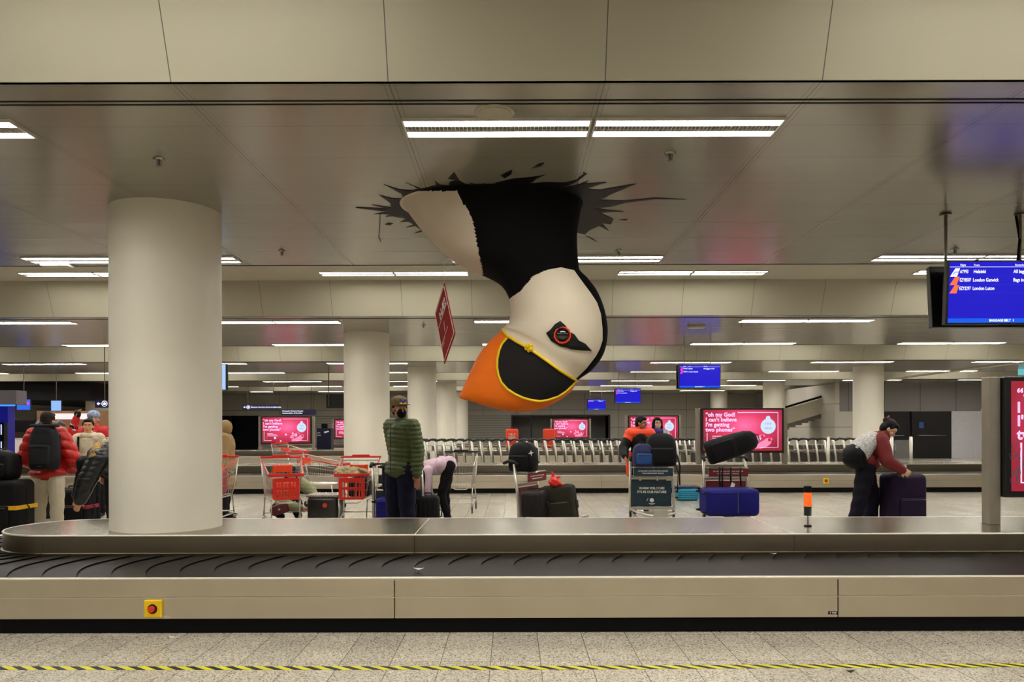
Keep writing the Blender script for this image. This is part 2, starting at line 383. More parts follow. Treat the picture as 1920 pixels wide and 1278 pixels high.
# ---------------------------------------------------------------- baggage carousels
M_st_top = steel_mat('brushed steel top', (150, 142, 124), .24, 1, .04); [M_st_top.node_tree.links.remove(l) for l in list(M_st_top.node_tree.links) if l.to_socket.name in ('Normal',) and l.to_node.type == 'BSDF_PRINCIPLED']
M_st_pan = steel_mat('brushed steel panel', (214, 204, 184), .38)
M_st_rise = steel_mat('brushed steel riser', (146, 136, 118), .3, blot=.05)
M_edge = mat('bright steel edge', (214, 208, 192), .4, .3, var=0)
M_belt = mat('worn rubber plate', (37, 33, 28), .55, spec=.16, var=.35, vscale=3.5, stretch=(1.4, .5, 1), bump=.1, bscale=30)
M_lip = mat('black rubber lip', (15, 14, 14), .5)
ZP = .575; ZR = .393
def stad(xa, xb, yc, t, r):
    t = t % 4; k = int(t); u = t-k
    if k == 0: return (xa+(xb-xa)*u, yc-r, 0, -1)
    if k == 1: a = -PI/2+PI*u; return (xb+r*math.cos(a), yc+r*math.sin(a), math.cos(a), math.sin(a))
    if k == 2: return (xb-(xb-xa)*u, yc+r, 0, 1)
    a = PI/2+PI*u; return (xa+r*math.cos(a), yc+r*math.sin(a), math.cos(a), math.sin(a))
def sweep(mb, S_, prof, t0, t1, closed=False):
    ts = []; t = t0
    while t < t1-1e-6:
        ts.append(t); k = int(t+1e-6); st = (1/28 if k % 4 in (1, 3) else 1); t = min(t+st, k+1, t1)
    if not closed: ts.append(t1)
    rr = [[(lambda p: (p[0], p[1], z))(stad(*S_, t, r)) for r, z in prof] for t in ts]
    mb.rings(rr, closed=closed)
def carousel(yc, xa, xb, label, seams_f=(), seams_p=(), plates=True):
    S_ = (xa, xb, yc); L = xb-xa
    t = thing('baggage_carousel', label, 'baggage carousel', (0, 0, 0), group='baggage carousels')
    mb = MB(); sweep(mb, S_, [(1.40, 0), (1.46, 0), (1.46, .112), (1.40, .112)], 0, 4, True); mb.build('plinth', M_black, t)
    cuts = [0]+[(s-xa)/L for s in seams_f]+[1, 2, 3, 4]
    for a, b in zip(cuts[:-1], cuts[1:]):
        g = .003/L
        for z0, z1 in ((.107, .254), (.260, .385)):
            mb = MB(); sweep(mb, S_, [(1.46, z0), (1.49, z0), (1.49, z1), (1.46, z1)], a+g, b-g); mb.build('front_panel', M_st_pan, t, bevel=.003)
    mb = MB(); sweep(mb, S_, [(1.455, .37), (1.485, .37), (1.492, .388), (1.488, .395), (1.465, .395), (1.455, .388)], 0, 4, True)
    sweep(mb, S_, [(1.489, .253), (1.494, .253), (1.494, .2575), (1.489, .2575)], 0, 4, True); mb.build('rail', M_edge, t)
    # platform
    cuts = [0]+[(s-xa)/L for s in seams_p]+[1, 2, 3, 4]
    for a, b in zip(cuts[:-1], cuts[1:]):
        g = .002/L
        mb = MB(); sweep(mb, S_, [(.56, .40), (.60, .40), (.605, .425), (.59, .43), (.59, ZP-.012), (.56, ZP-.012)], a+g, b-g); mb.build('riser', M_st_rise, t)
    mb = MB(); sweep(mb, S_, [(.56, ZP-.012), (.594, ZP-.012), (.596, ZP-.006), (.592, ZP+.001), (.58, ZP+.001)], 0, 4, True); mb.build('platform_edge', M_edge, t)
    mb = MB(); ring = []
    for tt in [0]+[1+i/28 for i in range(29)]+[3+i/28 for i in range(29)]:
        p = stad(*S_, min(tt, 3.9999), .585); ring.append((p[0], p[1]))
    mb.prism(ring[1:], lambda a, b, z: (a, b, z), ZP-.03, ZP); 
    for s in seams_p[:1]: pass
    mb.build('platform_top', M_st_top, t)
    mb = MB()
    for s in seams_p: mb.prism([(s, yc-.58), (s+.006, yc-.58), (s+.006, yc+.58), (s, yc+.58)], lambda a, b, z: (a, b, z), ZP, ZP+.0006)
    if seams_p: mb.build('joint_strip', M_edge, t)
    # belt
    mb = MB(); sweep(mb, S_, [(.58, .33), (1.47, .33), (1.47, .365), (.58, .375)], 0, 4, True); mb.build('belt_bed', M_lip, t)
    if not plates:
        mb = MB(); sweep(mb, S_, [(.585, .37), (1.46, .37), (1.46, .383), (.585, .41)], 0, 4, True); mb.build('belt', M_belt, t); return t
    ref = 1.03; per = 2*L+2*PI*ref; n = round(per/.25); st = per/n
    def pos(s, r):
        s = s % per
        if s < L: tt = s/L
        elif s < L+PI*ref: tt = 1+(s-L)/(PI*ref)
        elif s < 2*L+PI*ref: tt = 2+(s-L-PI*ref)/L
        else: tt = 3+(s-2*L-PI*ref)/(PI*ref)
        return stad(*S_, min(tt, 3.99999), r)
    for i in range(n):
        top = []; bot = []; nv = 12; nu = 4
        for a in range(nv+1):
            v = a/nv; r = .59+.872*v; bul = .15*math.sin(PI*min(1, v*1.02))**1.0
            zb = .408-.026*v
            for b in range(nu+1):
                u = b/nu*1.12-.12; s = i*st+u*st-bul+(.06 if v > .93 else 0)*(b == nu)
                x, y, _, _ = pos(s, r); z = zb-.007+.013*(b/nu)
                top.append((x, y, z)); bot.append((x, y, z-.005))
        N_ = len(top); mb = MB(); fs = []; w_ = nu+1
        for a in range(nv):
            for b in range(nu):
                q = a*w_+b; fs += [(q, q+1, q+w_+1, q+w_), (N_+q, N_+q+w_, N_+q+w_+1, N_+q+1)]
        for a in range(nv):
            for b in (0, nu): q = a*w_+b; fs.append((q, q+w_, N_+q+w_, N_+q))
        for b in range(nu):
            for a in (0, nv): q = a*w_+b; fs.append((q, q+1, N_+q+1, N_+q))
        mb.add(top+bot, fs); o = mb.build('belt_plate', M_belt, t)
        # dark moulded lip on the raised edge
        o.data.materials.append(M_lip)
        for p in o.data.polygons:
            c = p.center
            if abs(p.normal.z) < .5: p.material_index = 1
    return t
carousel(7.09, -3.84, 5.3, 'nearest brushed steel baggage carousel with empty black belt across the foreground', (-.83, 2.29), (-.8, 2.3))
carousel(18.9, -12.0, 12.5, 'second steel baggage carousel behind the travellers and carts', (-8, -4.5, -1.2, 1.95, 5.05, 8.2), (), False)
carousel(30.7, -12.4, 12.0, 'third steel baggage carousel behind the row of nested trolleys', (), (), False)
carousel(42.5, -12.0, 12.0, 'farthest baggage carousel, a thin steel strip under the far screens', (), (), False)
S_tape = MB()
M_yel = mat('yellow tape', (214, 208, 20), .5, var=.04); M_blk = mat('black tape', (38, 34, 28), .5)
t = thing('floor_tape', 'yellow and black striped warning tape stuck along the floor in front', 'tape', (0, 0, 0))
def tapey(x): return 4.79+.004*math.sin(x*.7)+(.03 if x < 0 else 0)*0+abs(x)*.008
for nm, m, ph in (('yellow_stripe', M_yel, 0), ('black_stripe', M_blk, 1)):
    mb = MB()
    for i in range(-42, 43):
        x = i*.118+(.062 if ph else 0); w_ = .062 if not ph else .056; y = tapey(x)
        mb.prism([(x+.045, y-.035+.0), (x+w_+.045, y-.035), (x+w_-.045, y+.035), (x-.045, y+.035)], lambda a, b, z: (a, b, z), .0004, .0016)
    mb.build(nm, m, t)
# ---------------------------------------------------------------- the giant plush puffin head through the ceiling
D0 = 6.85
def crv(pts, n):                                          # Catmull-Rom through tuples
    out = []
    m = len(pts)
    for i in range(m-1):
        p0, p1, p2, p3 = pts[max(i-1, 0)], pts[i], pts[i+1], pts[min(i+2, m-1)]
        for k in range(n):
            t = k/n
            out.append(tuple(.5*((2*b)+(-a+c)*t+(2*a-5*b+4*c-d)*t*t+(-a+3*b-3*c+d)*t**3) for a, b, c, d in zip(p0, p1, p2, p3)))
    out.append(pts[-1]); return out
SEC = [(752, 375, 1093, 375, .60), (770, 402, 1088, 404, .57), (795, 435, 1083, 436, .52), (828, 470, 1083, 468, .46), (866, 497, 1085, 492, .42), (905, 513, 1088, 510, .39),
       (937, 531, 1104, 527, .385), (954, 556, 1122, 553, .40), (958, 583, 1135, 590, .42), (955, 602, 1139, 628, .42), (949, 611, 1131, 665, .40), (945, 614, 1110, 694, .37),
       (942, 618, 1084, 713, .33), (921, 637, 1071, 733, .30), (900, 662, 1046, 752, .265), (884, 692, 1008, 768, .21), (872, 718, 960, 771, .15), (865, 735, 915, 762, .09), (861, 742, 884, 752, .05), (860, 744, 868, 748, .02)]
SECI = crv(SEC, 12); NT = 240
verts = []; ns = len(SECI)
for (xl, yl, xr, yr, dp) in SECI:
    L_ = W(xl, yl, D0); R_ = W(xr, yr, D0); c = (L_+R_)/2; u = (R_-L_)/2
    for j in range(NT):
        a = 2*PI*j/NT; cs, sn = math.cos(a), math.sin(a)
        e = .92
        verts.append(c+u*(abs(cs)**e*(1 if cs > 0 else -1))+Vector((0, -dp, 0))*(abs(sn)**e*(1 if sn > 0 else -1)))
for v in verts: v.z = min(v.z, HL-.006)
def pix(p): return (CX+p.x*F/p.y, HY-(p.z-HC)*F/p.y)
def z7(pts): return [(x/2.4574+640, y/2.4574+280) for x, y in pts]
FLANK = z7([(200, 190), (535, 190), (560, 240), (585, 275), (600, 300), (614, 355), (625, 420), (638, 490), (655, 572), (640, 600), (300, 600), (200, 400)])
FACE = z7([(770, 700), (780, 685), (830, 650), (885, 583), (950, 555), (1015, 543), (1050, 552), (1074, 556), (1120, 620), (1150, 660), (1180, 706), (1198, 760), (1205, 830), (1205, 880), (1192, 920), (1175, 952), (1130, 1010), (1083, 1056), (1078, 1062), (985, 1000), (870, 925), (790, 880), (742, 829), (600, 829), (600, 640), (680, 640)])
BEAKLINE = z7([(736, 826), (765, 858), (800, 880), (868, 918), (940, 968), (1010, 1020), (1086, 1066)])
BEAK = z7([(736, 828), (765, 862), (800, 884), (868, 921), (940, 970), (1010, 1021), (1086, 1070), (1200, 1200), (1000, 1400), (400, 1400), (400, 900)])
PLATE = z7([(765, 868), (742, 893), (728, 925), (719, 965), (718, 1005), (724, 1040), (737, 1072), (765, 1104), (800, 1127), (840, 1145), (880, 1156), (915, 1160), (950, 1155), (1000, 1138), (1035, 1115), (1062, 1090), (1082, 1068), (1010, 1022), (940, 970), (868, 921), (800, 884)])
EYEP = z7([(1010, 790), (985, 805), (963, 832), (945, 845), (956, 862), (968, 882), (990, 895), (1010, 907), (1035, 912), (1060, 921), (1105, 926), (1155, 928), (1125, 895), (1095, 880), (1075, 852), (1050, 838), (1035, 812)])
def inside(p, poly):
    x, y = p; c = False; n = len(poly)
    for i in range(n):
        x1, y1 = poly[i]; x2, y2 = poly[i-1]
        if (y1 > y) != (y2 > y) and x < (x2-x1)*(y-y1)/(y2-y1)+x1: c = not c
    return c
def nearest(p, polys):
    best = None; bd = 1e9
    for poly in polys:
        for i in range(len(poly)):
            (x1, y1), (x2, y2) = poly[i-1], poly[i]; dx, dy = x2-x1, y2-y1; q = max(0, min(1, ((p[0]-x1)*dx+(p[1]-y1)*dy)/(dx*dx+dy*dy+1e-9)))
            cx_, cy_ = x1+q*dx, y1+q*dy; d = math.hypot(p[0]-cx_, p[1]-cy_)
            if d < bd: bd = d; best = (cx_, cy_)
    return bd, best
BV0 = None
faces = []
for i in range(ns-1):
    for j in range(NT):
        k = (j+1) % NT; faces.append((i*NT+j, i*NT+k, (i+1)*NT+k, (i+1)*NT+j))
BV0 = BVHTree.FromPolygons(verts, faces)
# slide vertices beside a seam onto it, so the seams are crisp
for idx, v in enumerate(verts):
    i = idx//NT
    if i in (0, ns-1): continue
    p = pix(v); bd, b = nearest(p, (FLANK, FACE, BEAK, PLATE))
    if bd < 1.6:
        verts[idx] = Vector(((b[0]-CX)*v.y/F, v.y, HC+(HY-b[1])*v.y/F)) if bd < 1.15 else v
parts = {'black_body': [], 'white_flank': [], 'white_face': [], 'orange_beak': [], 'beak_plate': []}
for f in faces:
    c = sum((verts[q] for q in f), Vector())/4; p = pix(c)
    if inside(p, BEAK):
        k = 'beak_plate' if inside(p, PLATE) else 'orange_beak'
    elif inside(p, FACE): k = 'white_face'
    elif inside(p, FLANK): k = 'white_flank'
    else: k = 'black_body'
    parts[k].append(f)
M_puf = {'black_body': mat('black plush cloth', (10, 9, 11), .95, spec=.15, bump=.3, bscale=20), 'white_flank': mat('off white cloth', (205, 190, 172), .85, var=.05, vscale=3, bump=.25, bscale=9),
         'white_face': mat('cream cloth', (222, 210, 188), .85, var=.04, vscale=3, bump=.25, bscale=9), 'orange_beak': mat('orange cloth', (255, 120, 0), .7, var=.04, bump=.5, bscale=7, stretch=(1, 1, 2)),
         'beak_plate': mat('charcoal cloth', (44, 42, 44), .85, var=.05, bump=.4, bscale=6)}
puf = thing('puffin_sculpture', 'giant plush puffin head hanging upside down from the torn black hole in the ceiling', 'sculpture')
for k, fl in parts.items():
    used = {}; vv = []; ff = []
    for f in fl:
        g = []
        for q in f:
            if q not in used: used[q] = len(vv); vv.append(verts[q])
            g.append(used[q])
        ff.append(g)
    mb = MB(); mb.v = [tuple(v) for v in vv]; mb.f = [tuple(g) for g in ff]
    me = bpy.data.meshes.new(k); me.from_pydata(mb.v, [], mb.f); me.materials.append(M_puf[k]); me.polygons.foreach_set('use_smooth', [True]*len(me.polygons))
    obj(k, me, puf)
def on(x, y, lift=0):
    d = Vector(((x-CX)/F, 1, (HY-y)/F)).normalized(); o_ = Vector((0, 0, HC))
    for q in range(6):
        h = BV0.ray_cast(o_, d)
        if h[0]: return h[0]-d*lift
        x += (1040-x)*.01; y += (640-y)*.01; d = Vector(((x-CX)/F, 1, (HY-y)/F)).normalized()
    return W(x, y, D0)
M_pipe = mat('yellow piping', (240, 200, 10), .6)
def piping(pts, r, closed=False):
    pp = [(pts[i-1] if False else pts[i]) for i in range(len(pts))]
    dense = []
    for a, b in zip(pp, pp[1:]+([pp[0]] if closed else [])):
        for q in range(4): dense.append((a[0]+(b[0]-a[0])*q/4, a[1]+(b[1]-a[1])*q/4))
    dense.append(pp[0] if closed else pp[-1])
    return MB().tube([on(x, y, .006) for x, y in dense], r, 8)
piping(BEAKLINE, .0115).build('piping', M_pipe, puf, True)
piping(PLATE[:17], .0105).build('piping', M_pipe, puf, True)
mb = MB(); c = on(992, 652, .01)
for q in range(7):
    a = q*2.4; mb.ell(c+Vector((.02*math.cos(a), -.015*(q % 2), .02*math.sin(a))), (.02, .018, .017), (a, a*.5, 0), 8, 6)
mb.build('rosette', M_pipe, puf, True)
# back ridge hem
# eye patch, ring, glass eye
cen = (1052, 628)
def patch(poly, lift, th):
    dense = []
    for a, b in zip(poly, poly[1:]+poly[:1]):
        for q in range(3): dense.append((a[0]+(b[0]-a[0])*q/3, a[1]+(b[1]-a[1])*q/3))
    n = len(dense); rs = (1, .66, .33); vs = []; 
    for r in rs: vs += [on(cen[0]+(x-cen[0])*r, cen[1]+(y-cen[1])*r, lift) for x, y in dense]
    vs.append(on(*cen, lift)); fs = []
    for k in range(2): fs += [(k*n+i, k*n+(i+1) % n, (k+1)*n+(i+1) % n, (k+1)*n+i) for i in range(n)]
    fs += [(2*n+i, 2*n+(i+1) % n, 3*n) for i in range(n)]
    return MB().add(vs, fs)
o = patch(EYEP, .006, .004).build('eye_patch', M_puf['beak_plate'], puf, True); m = o.modifiers.new('s', 'SOLIDIFY'); m.thickness = .006
ec = on(1055, 628, .0); d = (Vector((0, 0, HC))-ec).normalized(); q = d.to_track_quat('Z', 'Y')
ring = [ec+d*.012+q@Vector((.062*math.cos(2*PI*j/28)*(1+.05*(j % 2)), .062*math.sin(2*PI*j/28)*(1+.05*(j % 2)), 0)) for j in range(28)]
MB().tube(ring, .007, 6, True).build('eye_ring', mat('red orange cord', (235, 70, 20), .6), puf, True)
MB().ell(ec+d*.006, (.056, .056, .04), q.to_matrix(), 28, 16).build('glass_eye', mat('black glass', (14, 6, 6), .06, var=0, coat=1), puf, True)
# splat of torn black film stuck round the hole
def onceil(x, y, dz=0): d = (HL-HC)*F/(HY-y); return Vector(((x-CX)*d/F, d, HL-dz))
OUT = z7([(70, 263), (215, 270), (140, 252), (232, 264), (228, 244), (178, 207), (235, 222), (292, 224), (278, 200), (198, 158), (270, 182), (330, 187), (358, 178), (298, 150), (372, 179), (442, 162), (433, 140), (455, 160), (500, 165), (500, 150), (515, 143), (545, 140), (570, 155), (622, 168), (592, 150), (658, 174), (655, 153), (688, 168), (720, 150), (790, 134), (880, 126), (942, 115), (905, 132), (872, 156), (940, 149), (1030, 152), (1085, 140), (1120, 112), (1115, 102), (1134, 113), (1095, 143), (1050, 165), (1000, 181), (1100, 160), (1140, 142), (1128, 157), (1224, 151), (1130, 181), (1190, 187), (1362, 158), (1255, 202), (1195, 232), (1312, 236), (1450, 223), (1592, 231), (1450, 229), (1312, 246), (1245, 264), (1172, 271), (1302, 286), (1192, 291), (1257, 321), (1245, 345), (1205, 340), (1235, 374), (1190, 352), (1145, 372), (1125, 391), (1085, 382), (1000, 360), (800, 350), (600, 360), (420, 370), (375, 378), (338, 384), (372, 371), (345, 350), (303, 358), (337, 345), (312, 330), (275, 332), (300, 318), (240, 305), (205, 308), (232, 296), (152, 295), (215, 285), (70, 266)])
ISL = [[(495, 132), (523, 103), (545, 137), (515, 137)], [(738, 118), (790, 92), (786, 113), (757, 131)], [(879, 86), (912, 66), (936, 60), (925, 75)], [(205, 342), (220, 335), (242, 338), (225, 348)], [(1284, 325), (1322, 320), (1315, 328)], [(1128, 399), (1150, 404), (1180, 426), (1160, 416)]]
M_film = mat('black vinyl film', (16, 13, 11), .55, spec=.2)
o = thing('ceiling_splat', 'jagged black film splat on the ceiling, like a torn hole around the puffin neck', 'decal')
def film(poly, nm):
    P = [onceil(*p) for p in poly]
    cu = bpy.data.curves.new('c', 'CURVE'); cu.dimensions = '2D'; cu.fill_mode = 'BOTH'; cu.extrude = .001; s = cu.splines.new('POLY'); s.points.add(len(P)-1)
    for q, p in zip(s.points, P): q.co = (p.x, p.y, 0, 1)
    s.use_cyclic_u = True; me = evaluated(cu); me.name = nm; me.materials.clear(); me.materials.append(M_film)
    r = obj(nm, me, o); r.location = (0, 0, HL-.003); return r
film(OUT, 'splash')
for k in ISL: film(z7(k), 'fleck')
# red hanging tag
M_red = mat('red card', (142, 26, 20), .7, spec=.1, var=.03)
M_wh = mat('white print', (215, 205, 198), .6, var=0)
t = thing('hanging_tag', 'dark red diamond shaped card hanging on a thread beside the puffin', 'tag', (0, 0, 0))
dt = 6.3; ctr = W(834, 606, dt); k = 3.05                 # the card is turned nearly edge on
tl = math.radians(69)
def tp(u, v, n=0):                                        # u across the card, v up
    return ctr+Vector((u*math.cos(tl)-n*math.sin(tl), -u*math.sin(tl)-n*math.cos(tl), v))
cor = [(.0, .32), (-.275, .115), (.0, -.32), (.29, -.11)]
MB().prism(cor, lambda a, b, n: tp(a, b, n), -.003, .003).build('card', M_red, t)
mb = MB()
inn = [(a*.93, b*.93) for a, b in cor]
for a, b in zip(inn, inn[1:]+inn[:1]): mb.tube([tp(*a, .004), tp(*b, .004)], .0028, 4)
dirv = Vector((.29, .21)); dirv = (Vector((.275, .205))).normalized(); up = Vector((-dirv.y, dirv.x))
def line(u0, v0, ln, r): 
    a = Vector((u0, v0)); b = a+dirv*ln; mb.tube([tp(*a, .004), tp(*b, .004)], r, 4)
line(-.155, -.02, .30, .003); line(-.07, -.165, .22, .0022); line(-.08, -.19, .14, .002); line(-.07, -.21, .10, .002); line(-.10, -.19, .05, .002)
mb.tube([tp(.0, .02, .004), tp(.02, -.06, .004)], .002, 4)
mb.build('printed_line', M_wh, t)
x_ = (tp(dirv.x, dirv.y)-tp(0, 0)); y_ = (tp(up.x, up.y)-tp(0, 0)); z_ = x_.cross(y_).normalized()
R_ = Matrix((x_, y_, z_)).transposed().to_4x4()
tx = text('HÆ!', .105, M_wh, t, (0, 0, 0), bold=.002); p0 = tp(-.10, .035, .005); tx.matrix_local = Matrix.Translation(p0) @ R_
top = tp(0, .30); MB().tube([top, W(833, 492, 6.45)+Vector((0, 0, 0)), ], .0014, 5).tube([W(833, 492, 6.45), W(838, 486, 6.5), W(847, 486, 6.52), W(858, 497, 6.5)], .0014, 5).build('thread', mat('white thread', (200, 196, 186), .6), t)
o = MB().tube([onceil(714, 398, .002), onceil(713, 425, .03), onceil(711, 440, .02), onceil(715, 452, .002)], .003, 5).build('loose_wire', M_black); tag(o, 'thin dark wire dangling on the ceiling left of the splat', 'wire')

# ---------------------------------------------------------------- flight monitors
G_blue = glow('monitor blue', (28, 22, 205), 1.0); G_blue2 = glow('monitor footer blue', (20, 95, 240), 1.0); G_white = glow('monitor white', (245, 245, 255), 1.6)
G_or = glow('monitor orange', (250, 110, 60), 1.2); G_mag = glow('monitor magenta', (240, 60, 200), 1.1); G_line = glow('monitor line', (50, 60, 235), 1.0)
M_case = mat('black monitor case', (16, 15, 18), .35, var=0)
def monitor(loc, label, rows, footer, poles, near=False, logo=None, tilt=.06):
    x, y, z = loc; t = thing('flight_monitor', label, 'monitor', loc, group='hanging flight information monitors')
    Wd, Hd = .95, .53
    for sgn in (1, -1):
        R = Euler((sgn*tilt, 0, 0)).to_matrix(); c = Vector((0, -.13 if sgn > 0 else .13, 0))
        f = lambda a, b, n: c+R@Vector((a, n*sgn, b))
        def bx(mb, a0, a1, b0, b1, n0, n1): mb.add([f(a, b, n) for a in (a0, a1) for n in (n0, n1) for b in (b0, b1)], [(0, 1, 3, 2), (4, 6, 7, 5), (0, 4, 5, 1), (2, 3, 7, 6), (0, 2, 6, 4), (1, 5, 7, 3)])
        mb = MB(); bx(mb, -Wd/2-.018, Wd/2+.018, -Hd/2-.018, Hd/2+.018, -.035, .03); bx(mb, -.3, .3, -.2, .2, .03, .07); cs = mb.build('case', M_case, t, bevel=.006)
        mb = MB(); bx(mb, -Wd/2, Wd/2, -Hd/2, Hd/2, -.0365, -.036); mb.build('screen', G_blue, cs)
        mb = MB(); bx(mb, -Wd/2, Wd/2, -Hd/2, -Hd/2+.038, -.038, -.0366); mb.build('footer_bar', G_blue2, cs)
        if sgn < 0: continue
        mb = MB(); bx(mb, -Wd/2, Wd/2, Hd/2-.046, Hd/2-.043, -.038, -.0366)
        mb.build('header_line', G_white, cs)
        mb = MB()
        for q in range(len(rows)+0): bx(mb, -Wd/2, Wd/2, Hd/2-.125-q*.073, Hd/2-.1235-q*.073, -.038, -.0366)
        mb.build('row_line', G_line, cs)
        def tx(s, a, b, sz, sx=1, m=G_white, bd=.0): 
            o = text(s, sz, m, cs, f(a, b, -.0385), (PI/2+tilt, 0, 0), ext=.0003, sx=sx, bold=bd); return o
        tx('Flight', -.385, Hd/2-.035, .023); tx('From', -.265, Hd/2-.035, .023); tx('Remarks', .095, Hd/2-.035, .023)
        for q, (a, b, c_, lg) in enumerate(rows):
            yb = Hd/2-.098-q*.073
            tx(a, -.385, yb, .043, .62, bd=.0002); tx(b, -.266-(0 if len(a) < 6 else .003), yb, .043, .78, bd=.0003); tx(c_, .085, yb, .043, .78, bd=.0003)
            mb = MB(); mb.prism([(-.47, yb-.03), (-.41, yb-.03), (-.386, yb+.042), (-.425, yb+.042)], lambda a, b, n: f(a, b, n), -.0385, -.0368); mb.build('tail_logo', {'w': G_white, 'o': G_or, 'm': G_mag}[lg], cs)
            if lg == 'w':
                mb = MB(); mb.prism([(-.455, yb-.012), (-.445, yb-.012), (-.425, yb+.006), (-.398, yb+.006), (-.395, yb+.014), (-.425, yb+.014)], f, -.0395, -.0386); mb.prism([(-.435, yb-.01), (-.415, yb-.01), (-.412, yb-.004), (-.432, yb-.004)], f, -.0395, -.0386); mb.build('logo_mark', G_line, cs)
            elif lg == 'o': tx('easyJet', -.452, yb-.02, .014).rotation_euler = (PI/2, -math.radians(58), 0)
        tx(footer, -.11, -Hd/2+.01, .03, .9, bd=.0005)
    for i, (px, r) in enumerate(poles):
        ztop = HL-z-.005 if (y % PER) < 9.44-.2 and (y % PER) > 4.4 else HH-z-.005
        mb = MB().cyl((px, 0, .2), (px, 0, ztop), .013, seg=10).cyl((px, 0, ztop), (px, 0, ztop-.012), .05, seg=14); mb.build('pole', mat('steel pole', (110, 104, 90), .35, 1), t)
    MB().b2(-.4, .4, -.08, .08, -.05, .2).build('bracket', M_case, t)
    if near: MB().tube([(.235, .02, ztop), (.26, .0, ztop-.25), (.245, -.02, .5), (.23, 0, .25)], .012, 6).build('cable', M_black, t); MB().tube([(.0, -.1, -.28), (.08, -.12, -.3), (.2, -.1, -.28), (.3, -.1, -.3), (.4, -.08, -.275)], .006, 6).build('cable', M_black, t)
    return t
monitor((4.32, 7.17, 2.625), 'largest flight monitor at upper right, blue screen listing Helsinki and London flights', [('AY993', 'Helsinki', 'All bags on belt', 'w'), ('EZY8507', 'London Gatwick', 'Bags in hall', 'o'), ('EZY2297', 'London Luton', '', 'o')], 'BAGGAGE BELT  1', [(-.41, 0), (.26, 0)], True, tilt=.08)
rw = [('WW443', 'Boston', 'All baggage on belt', 'm'), ('WW812', 'London Gatwick', '', 'm')]
monitor((4.42, 18.9, 2.63), 'blue flight monitor above the second carousel, hung on two poles right of the puffin', rw, 'BAGGAGE BELT  2', [(-.33, 0), (.3, 0)])
monitor((4.45, 30.7, 2.63), 'smaller blue flight monitor above the third carousel', rw, 'BAGGAGE BELT  3', [(-.33, 0), (.3, 0)])
monitor((4.5, 42.5, 2.63), 'smallest and farthest blue flight monitor, lowest right of the beak', rw[:1], 'BAGGAGE BELT  4', [(-.33, 0), (.3, 0)])

# ---------------------------------------------------------------- advertising screens on posts
def ad_mat():
    m = mat('crimson advert screen', (20, 10, 12), .4, var=0); N, L, mth = node_helpers(m); b = N['Principled BSDF']
    tc = N.new('ShaderNodeTexCoord'); sp = N.new('ShaderNodeSeparateXYZ'); L.new(tc.outputs['Object'], sp.inputs[0])
    dx = mth('MULTIPLY', mth('SUBTRACT', sp.outputs[0], .05), .9); dz = mth('MULTIPLY', mth('SUBTRACT', sp.outputs[2], .12), 1.5)
    r = mth('SQRT', mth('ADD', mth('MULTIPLY', dx, dx), mth('MULTIPLY', dz, dz)))
    rp = N.new('ShaderNodeValToRGB'); L.new(r, rp.inputs[0]); e = rp.color_ramp.elements
    e[0].position = 0; e[0].color = lin((250, 110, 165)); e[1].position = .95; e[1].color = lin((150, 28, 48)); x = rp.color_ramp.elements.new(.4); x.color = lin((222, 58, 100))
    L.new(rp.outputs[0], b.inputs['Emission Color']); b.inputs['Emission Strength'].default_value = 1.15*GS
    return m
M_ad = ad_mat(); G_neon = glow('neon lettering', (255, 205, 255), 1.3); G_tag = glow('pale tag', (205, 222, 245), 1.1); G_pk = glow('pink shoe', (250, 140, 180), 1.1); G_pk2 = glow('dark pink', (200, 50, 90), 1)
G_fir = glow('fir sprig', (40, 90, 90), .8); G_gry = glow('grey print', (120, 125, 145), .9); G_rd = glow('red gift', (220, 50, 50), 1)
